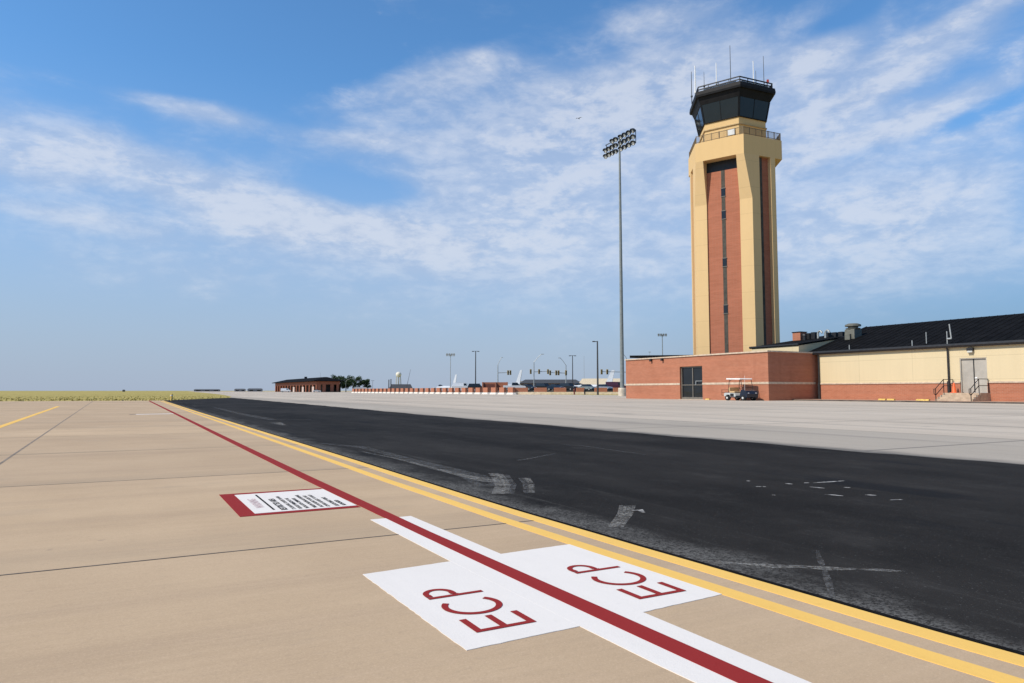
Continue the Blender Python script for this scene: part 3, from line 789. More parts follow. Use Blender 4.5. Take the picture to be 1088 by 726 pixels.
mb = MB(); mb.box(K((XE+VC)/2+.02, (Y_E+YC)/2, ZEV-.06), (VC-XE+.04, YC-Y_E, .06)); mb.build('soffit', GUTTER, cream)
mb = MB(); mb.loft([[K(XE, YC+.56, ZEV-.06), K(XR, YC+.56, ZR-.16), K(XR, YC+.56, ZR+.05), K(XE, YC+.56, ZEV+.15)], [K(XE, YC+.64, ZEV-.06), K(XR, YC+.64, ZR-.16), K(XR, YC+.64, ZR+.05), K(XE, YC+.64, ZEV+.15)]])
mb.build('rake_trim', GUTTER, cream)
def downspout(y_, zt, x=VC-.10, rr=.065):
    mb = MB(); mb.tube(K(x, y_, .12), K(x, y_, zt), rr, n=8); mb.tube(K(x, y_, zt), K(XE-.08, y_, ZEV-.08), rr, n=8); mb.tube(K(x, y_, .05), K(x-.02, y_, 1.5), rr+.05, n=8)
    return mb.build('downspout', GUTTER, cream)
downspout(39.85, 3.75); downspout(29.06, 3.75)
# double door
dr = MB().box(K(VC+.16, (DY0+DY1)/2, (DZ0+DZ1)/2), (.06, DY1-DY0-.1, DZ1-DZ0-.06)).build('double_door', DOORM, cream)
mb = MB()
for y_ in (DY0+.03, DY1-.03): mb.box(K(VC+.10, y_, (DZ0+DZ1)/2), (.16, .06, DZ1-DZ0))
mb.box(K(VC+.10, (DY0+DY1)/2, DZ1-.03), (.16, DY1-DY0-.12, .06)); mb.build('door_frame', DOORM, dr)
mb = MB(); mb.box(K(VC+.125, (DY0+DY1)/2+.02, (DZ0+DZ1)/2), (.03, .07, DZ1-DZ0-.1)); mb.build('astragal', DARK, dr)
mb = MB(); mb.box(K(VC+.10, (DY0+DY1)/2-.12, 1.72), (.05, .16, .09)); mb.build('lock_box', WHITEP, dr); MB().box(K(VC+.10, (DY0+DY1)/2-.12, 1.45), (.05, .05, .2)).build('door_handle', WHITEP, dr)
mb = MB(); mb.box(K(VC-.11, 27.5, 3.72), (.22, .42, .22), 0, .03); lp = mb.build('wall_lamp', DARK, cream)
mb = MB(); mb.box(K(VC-.14, 27.5, 3.56), (.16, .34, .14), 0, .03); mb.build('lens', plain('frosted lens', (.55, .55, .5), .3), lp)
# standpipes and conduits on the roof edge
for y_, x_, h, sway in ((29.0, XE-.05, 1.0, .12), (31.0, XE+.8, .85, .0), (31.7, XE+.15, .45, 0), (23.0, XE+2.2, .9, .15), (22.6, XE+.3, .6, 0), (37.0, XE+.2, .4, 0)):
    z_ = ZEV+.10+(x_-XE)*(ZR-ZEV-.1)/(XR-XE)
    mb = MB(); mb.tube(K(x_, y_, z_-.06), K(x_, y_, z_+h), .035, n=8)
    if sway: mb.tube(K(x_, y_, z_+h*.45), K(x_-.05, y_-.32, z_+h*.45), .06, n=8); mb.tube(K(x_-.05, y_-.32, z_+h*.45), K(x_-.05, y_-.22, z_+h*1.5), .045, n=8)
    mb.build('vent_pipe', GALV, rf)
# low wing roof running into the main roof
wx = 50.75
mb = MB()
mb.loft([[K(wx, 40.95, 4.88), K(62, 40.95, 6.46), K(62, 40.95, 6.31), K(wx, 40.95, 4.76)], [K(wx, 46.3, 4.88), K(62, 46.3, 6.46), K(62, 46.3, 6.31), K(wx, 46.3, 4.76)]])
wr_ = mb.build('wing_roof', BLACKROOF, cream)
mb = MB(); gp = [(wx-.02, 4.91), (wx-.15, 4.91), (wx-.16, 4.80), (wx-.08, 4.70), (wx-.02, 4.70)]
mb.loft([[K(x, 40.95, z) for x, z in gp], [K(x, 46.4, z) for x, z in gp]]); mb.build('gutter', GUTTER, wr_)
mb = MB(); mb.loft([[K(x, y_, z) for x, z in ((50.73, 3.5), (61.9, 3.5), (61.9, 6.29), (50.73, 4.72))] for y_ in (41.0, 46.2)]); mb.build('wing_wall', CREAM, wr_)
# rooftop plant on the wing
def rz_w(x): return 4.88+(x-wx)*1.58/11.25
mb = MB(); mb.box(K(56.6, 45.6, rz_w(56.6)+.20), (.9, .9, 1.0)); ch = mb.build('chimney', BRICK, wr_)
mb = MB(); mb.box(K(56.6, 45.6, rz_w(56.6)+.74), (1.0, 1.0, .08)); mb.build('cap', DARK, ch)
for i, (x_, y_) in enumerate(((55.5, 44.15), (56.2, 44.8), (57.0, 43.85), (57.0, 43.05))):
    z_ = rz_w(x_)-.12; mb = MB()
    mb.tube(K(x_, y_, z_-.1), K(x_, y_, z_+.55), .10, n=10)
    if i in (2, 3):
        pts = [Vector(K(x_, y_+.22*math.cos(a)-.22, z_+.55+.26*math.sin(a))) for a in [R(x) for x in range(0, 200, 25)]]
        mb.path(pts, .09)
    else: mb.tube(K(x_, y_, z_+.55), K(x_, y_, z_+.68), .16, .1, n=10)
    mb.build('gooseneck_vent' if i > 1 else 'vent_pipe', GALV if i > 1 else DARK, wr_)
for x_, y_, h in ((57.2, 45.0, .65), (57.2, 44.4, .7), (57.8, 43.4, .55), (57.8, 42.6, .5), (57.8, 41.9, .5)): MB().box(K(x_, y_, rz_w(x_)+h/2-.1), (.5, .45, h), 0, .03).build('condenser_unit', DARK, wr_)
# louvred cupola on the ridge
cy_ = 39.62; cx_ = 56.2
zc = ZEV+.1+(cx_-XE)*(ZR-ZEV-.1)/(XR-XE)
mb = MB(); mb.box(K(cx_, cy_, zc+.20), (1.05, .95, 1.0), 0, .03); mb.box(K(cx_-.45, cy_+.08, zc-.12), (.6, .5, .8), 0, .03); cu = mb.build('vent_cupola', plain('grey green vent metal', (.15, .15, .125), .6, .1), cream)
mb = MB()
mb.lathe([(.32, .66), (.58, .72), (.62, .80), (.42, .84), (.42, .94), (.66, .97), (.65, 1.12), (.42, 1.22), (.08, 1.25)], K(cx_, cy_, zc), 20)
mb.build('vent_cap', plain('grey green vent cap', (.15, .15, .125), .55, .1), cu)

# pavement along the cream building with kerb
mb = MB(); mb.box((49.05+(VC-49.05)/2-.05, 17, .055), (VC-49.05+.1, 46.4, .11)); struct('sidewalk', mb, plain('red tinted paving', (.42, .26, .185), .9, var=.2, scale=1.2))
mb = MB(); mb.box((48.95, 17, .05), (.2, 46.4, .10)); struct('kerb', mb, plain('stained kerb', (.09, .075, .065), .9, var=.4, scale=1.5))

# steps to the door ---------------------------------------------------------
st = thing('door_steps', 'tan concrete steps with black handrails rising to the grey double door', 'steps', (VC, 27.4, .11))
def S_(x, y, z): return (x-VC, y-27.4, z-.11)
y0, y1 = 26.35, 28.85
mb = MB(); mb.box(S_(VC-.66, (y0+y1)/2, .39), (1.28, y1-y0, .56)); mb.build('landing', STEPC, st)
for i in range(3):
    z1 = .53-.14*i; x1 = VC-1.31-.32*i
    mb = MB(); mb.box(S_(x1-.158, (y0+y1)/2, (.112+z1)/2), (.316, y1-y0-.01, z1-.112)); mb.build('tread', STEPC, st)
for y_ in (y0+.08, y1-.08):
    mb = MB()
    xb = VC-2.30
    for dz_ in (.95, .5):
        mb.path([S_(xb+.02, y_, .11+dz_-.1), S_(VC-1.28, y_, .67+dz_), S_(VC-.10, y_, .67+dz_)], .026, 6)
    for x_, za, zb in ((xb+.02, .11, .96), (VC-1.28, .67, 1.62), (VC-.12, .67, 1.62)): mb.tube(S_(x_, y_, za), S_(x_, y_, zb), .026, n=6)
    mb.path([S_(xb+.02, y_, .96), S_(xb-.18, y_, .93), S_(xb-.18, y_, .62), S_(xb+.02, y_, .50)], .024, 6)
    mb.build('handrail', DARK, st)
# traffic cone on the landing
cn = thing('traffic_cone', 'bright orange traffic cone on the landing beside the grey double door', 'traffic cone', (VC-.5, 28.50, .67))
MB().lathe([(.16, .03), (.145, .06), (.045, .70), (.03, .72)], (0, 0, 0), 16).build('cone_body', ORANGE, cn, True)
MB().box((0, 0, .015), (.40, .40, .03), 0, .01).build('base', ORANGE, cn)
# parking blocks
def block(x, y, label, rz, L=1.0, z=.11):
    mb = MB(); mb.extr_x([(-.11, 0), (.11, 0), (.07, .11), (-.07, .11)], -L/2, L/2)
    o = mb.build('wheel_stop', YELB); o.location = (x, y, z); o.rotation_euler = (0, 0, rz); return tag(o, label, 'wheel stop', 'yellow wheel stops')
block(49.9, 32.95, 'left of two small yellow wheel stops close together by the brick base', R(90), .55)
block(49.9, 32.25, 'right of two small yellow wheel stops close together by the brick base', R(90), .55)
block(49.7, 29.75, 'larger yellow wheel stop at the foot of the door steps', R(90), .9)
block(45.85, 46.95, 'short yellow block against the brick wall between glass doors and golf cart', R(90), .45, .004)
# bollard at the grass edge
bo = thing('bollard', 'short yellow bollard at the corner of the black asphalt and grass', 'bollard', (3.09, 63.5, .004))
MB().lathe([(.085, 0), (.085, .52), (.06, .56), (.02, .575)], (0, 0, 0), 14).build('post', YELB, bo, True)
MB().lathe([(.092, .40), (.092, .47)], (0, 0, 0), 14).build('reflective_band', WHITEP, bo)

# ------------------------------------------------------------------ golf cart (front towards -Y)
gx, gy = 44.85, 42.15
cart = thing('golf_cart', 'parked golf cart with white roof, tan seat and dark blue front by the brick wall', 'golf cart', (gx, gy, .004), R(-4))
NAVY = plain('dark navy body', (.012, .018, .035), .25, var=.2); SIDE = plain('pale grey side panel', (.46, .48, .47), .4, var=.12); SEATM = plain('tan vinyl', (.55, .38, .20), .6, var=.12)
mb = MB(); mb.extr_x([(-1.16, .30), (-1.22, .58), (-1.10, .84), (-.80, .95), (-.60, .94), (-.46, .50), (-.44, .30), (-1.0, .24)], -.52, .52)
fb = mb.build('front_cowl', NAVY, cart)
for s in (-1, 1): MB().lathe([(.075, -.03), (.075, .02), (.05, .04)], (s*.36, -1.17, .62), 10, 'Y').build('headlight', WHITEP, fb)
mb = MB(); mb.extr_x([(-.52, .26), (.62, .26), (.62, .34), (-.52, .34)], -.55, .55); mb.build('floor_pan', DARK, cart)
mb = MB(); mb.extr_x([(-.02, .34), (-.08, .44), (.02, .62), (.10, .66), (1.05, .68), (1.16, .60), (1.16, .38), (.95, .36), (.90, .50), (.60, .52), (.52, .36)], -.54, .54)
rb = mb.build('rear_body', SIDE, cart)
mb = MB(); mb.box((-.56, .30, .50), (.03, .34, .22)); mb.build('side_vent', DARK, rb)
mb = MB(); mb.box((0, .36, .75), (1.0, .54, .14), 0, .05); mb.build('seat', SEATM, cart)
mb = MB(); mb.box((0, .66, .98), (1.0, .12, .36), 0, .05); mb.build('backrest', SEATM, cart)
mb = MB(); mb.extr_x([(-.62, 1.86), (-.54, 1.94), (.80, 1.97), (.87, 1.89), (.80, 1.86), (-.52, 1.83)], -.58, .58); mb.build('roof', WHITEP, cart)
for s in (-1, 1):
    MB().tube((s*.50, -.76, .84), (s*.50, -.56, 1.86), .022, n=6).build('roof_post', DARK, cart)
    MB().tube((s*.50, .74, .68), (s*.50, .60, 1.86), .022, n=6).tube((s*.50, .60, 1.70), (s*.50, .30, 1.85), .018, n=6).build('roof_post', DARK, cart)
MB().tube((-.5, -.70, 1.15), (.5, -.70, 1.15), .018, n=6).build('cross_bar', DARK, cart)
mb = MB(); ctr = Vector((-.25, -.38, 1.05))
pts = [ctr+Vector((.18*math.cos(a), .10*math.sin(a), .15*math.sin(a))) for a in [2*math.pi*i/16 for i in range(17)]]
mb.path(pts, .018, 6); mb.tube(ctr, (-.25, -.66, .80), .022, n=6); mb.tube(pts[0], pts[8], .014, n=6); mb.build('steering_wheel', DARK, cart)
mb = MB()
for s in (-1, 1):
    mb.path([(s*.42, 1.12, .46), (s*.42, 1.52, .44), (s*.42, 1.52, .96), (s*.42, 1.10, .96)], .018, 6)
for z_ in (.44, .7, .96): mb.tube((-.42, 1.52, z_), (.42, 1.52, z_), .016, n=6)
mb.build('rear_rack', plain('rusty brown rack', (.14, .06, .035), .6), cart)
mb = MB(); mb.tube((-.50, -.95, .80), (-.50, -.98, 2.15), .008, n=5); mb.build('whip_flag', WHITEP, cart)
for s in (-1, 1):
    for y_ in (-.80, .82):
        mb = MB(); mb.lathe([(.12, -.10), (.21, -.10), (.235, -.06), (.235, .06), (.21, .10), (.12, .10)], (s*.47, y_, .235), 20, 'X')
        wh = mb.build('wheel', RUBBER, cart, True)
        mb = MB(); mb.lathe([(.03, -.108), (.095, -.102), (.095, .102), (.03, .108)], (s*.47, y_, .235), 14, 'X'); mb.build('rim', plain('dull white rim', (.55, .55, .53), .4), wh)

cart.scale = (1.12, 1.14, .95)

# ------------------------------------------------------------------ apron floodlight mast
fp = PD(661.2, 418, 108); ZB = PD(661, 137, 108).z
mast = thing('floodlight_mast', 'very tall grey apron floodlight mast with two banks of lamps', 'floodlight', (fp.x, fp.y, 0))
zt = PD(660.5, 147.5, 108).z
MB().tube((0, 0, 1.2), (0, 0, zt), .33, .14, n=14).build('pole', POLE, mast, True)
MB().lathe([(.62, 0), (.62, 1.15), (.55, 1.25)], (0, 0, 0), 20).build('concrete_base', CONC, mast)
mb = MB()
zc_ = PD(661, 159.5, 108).z
for zo in (-.05, .95, 1.9):
    mb.box((0, -.15, zc_+zo), (.10, 7.6, .10))
for y_ in (-3.9, -2.1, -.2, .2, 1.9, 3.5): mb.box((.06, y_, zc_+.95), (.08, .08, 2.1))
mb.build('lamp_frame', plain('dark lamp frame', (.05, .055, .06), .6), mast)
hous = plain('lamp housing', (.055, .06, .065), .5, .3); lens = plain('pale lamp reflector', (.72, .73, .72), .35, .0, var=.1)
skip = {(2, 2), (2, 3)}
proto_l = None
for row in range(3):
    for col in range(8):
        side = 1 if col < 4 else -1; ci = col % 4
        if side == 1 and (row, 3-ci) in {(2, 0), (2, 1)}: continue
        y_ = side*((.60 if side > 0 else .65)+(.90 if side > 0 else 1.0)*ci); z_ = zc_+.0+row*.95
        if proto_l is None:
            mb = MB(); mb.lathe([(.12, .28), (.28, .18), (.40, -.12), (.40, -.18)], (0, 0, 0), 12, 'X')
            proto_l = mb.build('floodlight_lamp', hous, mast, True)
            mb = MB(); mb.lathe([(.25, -.185), (.22, -.20)], (0, 0, -.10), 12, 'X'); mb.build('lens', lens, proto_l)
            mb = MB(); mb.lathe([(.405, -.17), (.405, -.36), (.385, -.36), (.385, -.17)], (0, 0, 0), 14, 'X')
            bmesh.ops.delete(mb.bm, geom=[v for v in mb.bm.verts if v.co.z < -.05], context='VERTS'); mb.build('hood', hous, proto_l)
            o = proto_l
        else:
            o = copy_tree(proto_l, mast)
        o.location = (-.18, y_, z_); o.rotation_euler = (0, R(-28), R(random.uniform(-18, 18)))

# ------------------------------------------------------------------ brick barriers (background)
XF = 73.
bar0 = None
yy = 133.6; n_bar = 0
while n_bar < 31:
    if bar0 is None:
        o = thing('brick_barrier', 'red brick barrier block on a white concrete footing in the receding row', 'barrier', (XF, yy, 0), 0, 'brick barrier blocks in the receding row')
        MB().box((0, 0, .99), (.60, 2.3, 1.13), 0, .03).build('brick_block', BRICK, o)
        MB().prism([(-.50, -1.5), (.45, -1.5), (.45, 1.5), (-.50, 1.5)], 0, .42, [(-.36, -1.25), (.32, -1.25), (.32, 1.25), (-.36, 1.25)]).build('concrete_footing', plain('white concrete', (.70, .66, .58), .85, var=.12), o)
        bar0 = o
    else:
        o = copy_tree(bar0); o.location = (XF, yy, 0)
    yy += 4.05; n_bar += 1
w0 = PD(545, 418, 152)
wallr = thing('barrier_wall', 'long low tan concrete wall carrying spaced red brick panels beside the parked cars', 'wall', (w0.x, w0.y, 0), -YAW)
mb = MB(); mb.box((12.2, 0, .28), (24.4, .7, .56)); mb.build('concrete_base', plain('tan concrete base', (.80, .66, .46), .9, var=.2, scale=2), wallr)
for i, (pa, pb) in enumerate(((546, 560.3), (567, 580.4), (588, 601), (611.5, 620.5), (631, 644.3), (650.7, 659.5), (664, 676))):
    a, b2 = (pa-545)/742.*152+.1, (pb-545)/742.*152+.1
    MB().box(((a+b2)/2, 0, 1.02), (b2-a, .5, .92), 0, .03).build('brick_panel', BRICK, wallr)
c_, s_ = math.cos(YAW), math.sin(YAW)
mb = MB(); mb.prism([(75.7, 132.5), (75.7, 190), (118, 190), (118, 110)], 0, .85); struct('parking_lot', mb, plain('parking asphalt', (.07, .07, .068), .9))
sheet('grass_strip', [[(w0.x+c_*a-s_*-b2*-1, w0.y-s_*a-c_*b2) for a, b2 in ((8, .4), (30, .4), (30, 7), (8, 3.5))]], .0075, FIELD)
# small posts in front of the wall
def at(px, D, z=0): v = PD(px, 415.3, D); return (v.x, v.y, z)
def post(px, D, h, r, mat, label):
    t = thing('short_post', label, 'post', at(px, D))
    MB().lathe([(r*1.3, 0), (r, .08), (r, h*.8), (r*1.25, h*.82), (r*.8, h), (.02, h*1.05)], (0, 0, 0), 10).build('barrel', mat, t, True)
    mb = MB(); mb.tube((-r*1.8, 0, h*.6), (r*1.8, 0, h*.6), r*.5, n=8); mb.build('outlet', mat, t)
post(610.2, 150, 1.25, .16, plain('dark red paint', (.16, .035, .025), .5), 'short dark red post in front of the barrier wall')
post(621.3, 150, 1.25, .16, DARK, 'short black post in front of the barrier wall')
# brick enclosure behind the row
be = thing('brick_enclosure', 'pair of roofless red brick bays behind the barrier row', 'enclosure', at(526, 172, .6), -YAW)
be.scale = (1, 1, .8)
for x_, w_ in ((-3.0, .3), (.15, .3), (3.0, .3)):
    MB().box((x_, 0, 1.45), (w_, 2.5, 2.9)).build('side_wall', BRICK, be)
MB().box((-1.43, 1.1, 1.45), (2.84, .3, 2.88)).build('back_wall', BRICK, be)
MB().box((1.58, 1.1, 1.45), (2.54, .3, 2.88)).build('back_wall', BRICK, be)
MB().box((-1.43, -.9, 1.2), (2.8, .12, 2.2)).build('gate', plain('brown gate', (.15, .05, .035), .7), be)

# ------------------------------------------------------------------ vehicles
def make_car(name, label, kind, col, loc, rz, group=None):
    t = thing(name, label, kind, loc, rz, group)
    paintm = plain('car paint '+name+str(col), col, .25, .2, var=.08, spec=.5)
    if kind == 'car': body = [(-2.2, .35), (-2.25, .65), (-2.05, .86), (-1.2, .95), (1.55, .98), (2.15, .88), (2.25, .55), (2.2, .33)]; cab = [(-1.15, .95), (-.45, 1.43), (.75, 1.45), (1.55, .98)]; L = 1.35
    elif kind == 'suv': body = [(-2.3, .4), (-2.35, .8), (-2.2, 1.0), (-1.25, 1.1), (2.25, 1.12), (2.35, .9), (2.3, .4)]; cab = [(-1.2, 1.1), (-.65, 1.72), (2.0, 1.74), (2.25, 1.12)]; L = 1.45
    elif kind == 'pickup': body = [(-2.6, .45), (-2.65, .9), (-2.45, 1.12), (-1.35, 1.2), (.6, 1.2), (.62, 1.22), (2.6, 1.22), (2.65, .5)]; cab = [(-1.3, 1.2), (-.7, 1.85), (.5, 1.85), (.6, 1.2)]; L = 1.65
    else: body = [(-2.5, .4), (-2.55, .95), (-2.3, 1.2), (-1.7, 1.3), (2.5, 1.3), (2.55, .5)]; cab = [(-1.7, 1.3), (-1.15, 2.05), (2.45, 2.1), (2.5, 1.3)]; L = 1.6
    MB().extr_x(body, -.88, .88).build('body', paintm, t)
    mb = MB(); n = len(cab)
    mb.loft([[(-.80, y, z) if z < 1.32 and i in (0, n-1) else (-.68, y, z) for i, (y, z) in enumerate(cab)], [(.80, y, z) if i in (0, n-1) else (.68, y, z) for i, (y, z) in enumerate(cab)]])
    if kind == 'van':
        gh = mb.build('upper_body', paintm, t)
        m2 = MB()
        for sx in (-1, 1): m2.loft([[(sx*.82, -1.45, 1.36), (sx*.82, -.5, 1.36), (sx*.79, -.5, 1.36), (sx*.79, -1.45, 1.36)], [(sx*.725, -1.1, 1.95), (sx*.725, -.5, 1.95), (sx*.69, -.5, 1.95), (sx*.69, -1.1, 1.95)]])
        m2.loft([[(-.7, -1.70, 1.34), (.7, -1.70, 1.34), (.62, -1.24, 2.0), (-.62, -1.24, 2.0)], [(-.7, -1.66, 1.34), (.7, -1.66, 1.34), (.62, -1.2, 2.0), (-.62, -1.2, 2.0)]])
        m2.build('window', GLASS, gh)
    else: mb.build('glasshouse', GLASS, t)
    zt_ = max(z for _, z in cab); ry = [y for y, z in cab if z > zt_-.08]
    MB().box((0, sum(ry)/len(ry), zt_+.012), (1.36, max(ry)-min(ry)+.1, .05), 0, .02).build('roof', paintm, t)
    mb = MB()
    for y_ in (-L, L):
        for s in (-1, 1):
            pass
    for y_ in (-L, L):
        for s in (-1, 1):
            m2 = MB(); m2.lathe([(.18, -.11), (.33, -.11), (.34, 0), (.33, .11), (.18, .11)], (s*.80, y_, .34), 14, 'X'); wv = m2.build('wheel', RUBBER, t, True)
            m2 = MB(); m2.lathe([(.04, -.118), (.19, -.112), (.19, .112), (.04, .118)], (s*.80, y_, .34), 10, 'X'); m2.build('rim', GALV, wv)
    mb.bm.free()
    for s in (-1, 1): MB().box((s*.66, body[1][0]+.02, body[1][1]+.02), (.3, .06, .14)).build('headlight', WHITEP, t)
    return t
carsg = 'cars parked behind the barrier wall'
make_car('pickup_truck', 'white pickup truck parked between the brick enclosure and the barrier wall', 'pickup', (.78, .78, .77), at(546.5, 163, .85), R(62))
make_car('parked_car', 'dark grey car parked behind the left end of the barrier wall', 'car', (.03, .035, .045), at(561, 163, .85), R(10), carsg)
make_car('parked_suv', 'black tall parked vehicle under the signal arm behind the barrier wall', 'suv', (.012, .013, .016), at(578, 168, .85), R(15), carsg)
make_car('parked_car', 'dark blue parked car directly behind the second gap of the barrier wall', 'car', (.02, .035, .06), at(590.5, 164, .85), R(12), carsg)
make_car('parked_suv', 'dark grey tall parked vehicle at the middle of the barrier wall', 'suv', (.03, .032, .036), at(604, 168, .85), R(14), carsg)
make_car('parked_car', 'silver green parked car left of the thick dark lamp pole', 'car', (.22, .27, .27), at(624, 163, .85), R(12), carsg)
make_car('parked_car', 'silver blue parked car right of the thick dark lamp pole', 'car', (.30, .34, .40), at(641, 166, .85), R(12), carsg)
make_car('parked_van', 'dark maroon van parked beside the floodlight mast base', 'van', (.09, .03, .05), at(654.5, 172, .85), R(55), carsg)
make_car('parked_suv', 'dark blue black tall vehicle parked left of the brick enclosure', 'suv', (.015, .02, .028), at(507, 178, .85), R(58), carsg)
make_car('parked_van', 'white van parked beyond the barrier row near the tall dark lamp post', 'van', (.76, .77, .77), at(491, 190, .85), R(60))
make_car('parked_van', 'white van parked before the far brick hangar', 'van', (.80, .80, .80), at(303.5, 400), R(70))
make_car('parked_car', 'small white car parked in front of the far hangar corner', 'car', (.75, .75, .75), at(336.5, 395), R(70))
make_car('parked_car', 'small white car parked under the right hand tree', 'car', (.75, .74, .70), at(383, 395), R(70))

# aircraft -----------------------------------------------------------------
def aircraft(px, D, rz, label, s=1., ch=1.):
    t = thing('parked_aircraft', label, 'aircraft', at(px, D), rz, 'aircraft parked beyond the barriers'); t.scale = (s, s, s)
    WA_ = plain('aircraft white', (.52, .55, .58), .35, var=.08)
    MB().lathe([(.05, -8), (.35, -6.6), (.6, -4), (.68, 0), (.6, 4), (.4, 7), (.2, 8.2)], (0, 0, 2.1), 14, 'Y').build('fuselage', WA_, t, True)
    MB().loft([[(-.1, 8.2-2.4*ch, 2.7), (.1, 8.2-2.4*ch, 2.7), (.1, 8.2, 2.6), (-.1, 8.2, 2.6)], [(-.05, 9.2-ch, 7.0), (.05, 9.2-ch, 7.0), (.05, 9.3, 7.0), (-.05, 9.3, 7.0)]]).build('tail_fin', WA_, t)
    for sx in (-1, 1):
        MB().loft([[(sx*.7, -1.5, 1.7), (sx*.7, 2., 1.7), (sx*.7, 2., 1.9), (sx*.7, -1.5, 1.9)], [(sx*6, 1.2, 1.95), (sx*6, 2.4, 1.95), (sx*6, 2.4, 2.03), (sx*6, 1.2, 2.03)]]).build('wing', WA_, t)
        MB().loft([[(sx*.3, 6.2, 2.3), (sx*.3, 8.2, 2.3), (sx*.3, 8.2, 2.42), (sx*.3, 6.2, 2.42)], [(sx*2.6, 7.6, 2.4), (sx*2.6, 8.6, 2.4), (sx*2.6, 8.6, 2.46), (sx*2.6, 7.6, 2.46)]]).build('tailplane', WA_, t)
    MB().lathe([(.05, -1.6), (.42, -.8), (.48, .2), (.2, 1.6)], (0, -4.2, 2.85), 10, 'Y').build('canopy', GLASS, t, True)
    mb = MB()
    for x_, y_ in ((0, -5.5), (-1.3, .8), (1.3, .8)): mb.tube((x_, y_, .3), (x_, y_, 1.9), .08, n=6); mb.lathe([(.3, -.1), (.3, .1)], (x_, y_, .3), 10, 'X')
    mb.build('landing_gear', DARK, t)
aircraft(473, 270, R(185), 'white aircraft fin seen almost edge on beyond the row of brick blocks', .98)
aircraft(532, 215, R(196), 'white aircraft with a raked fin standing behind the white pickup truck', 1., .75)
aircraft(626, 205, R(200), 'pale grey aircraft with a broad fin beside the thick dark lamp pole', .95)

# ------------------------------------------------------------------ lamp posts and signals
def lamp(px, ytop, D, r, mat, label, kind='T', arm=1.2, name='lamp_post'):
    v = PD(px, ytop, D)
    t = thing(name, label, 'lamp post', (v.x, v.y, 0), -YAW, 'lamp posts beyond the barriers')
    h = v.z
    MB().tube((0, 0, 0), (0, 0, h), r, r*.65, n=8).build('pole', mat, t, True)
    mb = MB()
    if kind == 'T':
        mb.box((0, 0, h), (arm*2, .12, .10))
        for s in (-1, 1): mb.box((s*arm*.8, 0, h-.06), (arm*.6, .35, .16), 0, .03)
        mb.build('lamp_head', mat, t)
    elif kind == 'cluster':
        mb.box((0, 0, h), (arm*2, .12, .12))
        for i in range(4):
            mb.box((-arm+.25*arm+i*arm*.5, -.15, h+.25), (arm*.36, .35, .4), 0, .05)
        for i in range(4):
            mb.box((-arm+.25*arm+i*arm*.5, -.15, h-.3), (arm*.36, .35, .4), 0, .05)
        mb.build('lamp_head', mat, t)
    elif kind == 'side':
        mb.box((-arm*.6, 0, h-.1), (arm*1.2, .2, .12)); mb.box((-arm*.9, 0, h-.1), (arm*.7, .4, .2), 0, .04); mb.build('lamp_head', mat, t)
    return t
lamp(478.7, 377, 240, .14, GALV, 'slim grey lamp post with a wide double head left of the aircraft fin', 'cluster', 1.6)
lamp(505.4, 373.3, 185, .17, DPOLE, 'dark lamp post left of the brick enclosure', 'T', .9)
lamp(608.3, 378, 190, .15, DPOLE, 'dark T headed lamp post right of the signal arms', 'T', .9)
lamp(620.5, 378.5, 260, .07, GALV, 'very thin plain pole right of the dark T headed post', 'none')
lamp(634.7, 362.5, 140, .20, DPOLE, 'thick dark lamp pole left of the floodlight mast', 'side', .8)
lamp(703.6, 356, 250, .20, POLE, 'grey post with clustered lamps rising behind the brick annex roof', 'cluster', 1.7)
lamp(690.2, 374, 200, .06, GALV, 'short thin mast above the annex roof edge', 'T', .3)
lamp(340.4, 406-10, 520, .10, GALV, 'slender mast on the far hangar ridge', 'none')
lamp(396, 404.5, 420, .10, DPOLE, 'thin post at the far end of the barrier row', 'T', .8)
def curved_lamp(px, ytop, D, tipdx, label):
    v = PD(px, ytop, D); h = v.z
    t = thing('lamp_post', label, 'lamp post', (v.x, v.y, 0), -YAW, 'lamp posts beyond the barriers')
    MB().tube((0, 0, 0), (0, 0, h*.8), .11, .08, n=8).build('pole', GALV, t, True)
    mb = MB(); mb.path([(0, 0, h*.8), (tipdx*.4, 0, h*.94), (tipdx, 0, h)], .06, 6); mb.box((tipdx*1.12, 0, h-.02), (abs(tipdx)*.4, .25, .12)); mb.build('lamp_head', GALV, t)
curved_lamp(367.5, 402.3, 430, 3.4, 'slender curved arm lamp post above the trees')
def signal(px, ytop, D, lamp_dx, y_arm, arms, label):
    """mast with a luminaire arm and a horizontal arm carrying signal heads; positions measured along the arm"""
    v = PD(px, ytop, D); k = D/750.
    t = thing('traffic_signal', label, 'traffic signal', (v.x, v.y, 0), -YAW, 'traffic signal masts')
    h = v.z; za = PD(px, y_arm, D).z
    MB().tube((0, 0, 0), (0, 0, h*.80), .17, .10, n=8).build('pole', GALV, t, True)
    mb = MB(); mb.path([(0, 0, h*.80), (lamp_dx*k*.6, 0, h*.93), (lamp_dx*k, 0, h)], .07, 6); mb.box((lamp_dx*k*1.15, 0, h), (abs(lamp_dx*k)*.4, .3, .14)); mb.build('luminaire_arm', GALV, t)
    if arms:
        end = max(arms, key=abs)
        MB().tube((0, 0, za), (end*k, 0, za+.12), .10, .06, n=8).build('signal_arm', GALV, t)
        for a in arms:
            mb = MB(); mb.box((a*k, -.18, za+.05), (.48, .30, 1.25), 0, .04); hd = mb.build('signal_head', plain('yellow signal housing', (.34, .24, .06), .5, var=.2), t)
            mb = MB()
            for dz_ in (-.38, 0, .38): mb.lathe([(.15, 0), (.15, .08), (.12, .09)], (a*k, -.42, za+.05+dz_), 8, 'Y')
            mb.build('visor', DARK, hd)
signal(529, 380, 190, 4, 396.3, (11, 13.5), 'traffic signal mast with a short right hand arm above the brick enclosure')
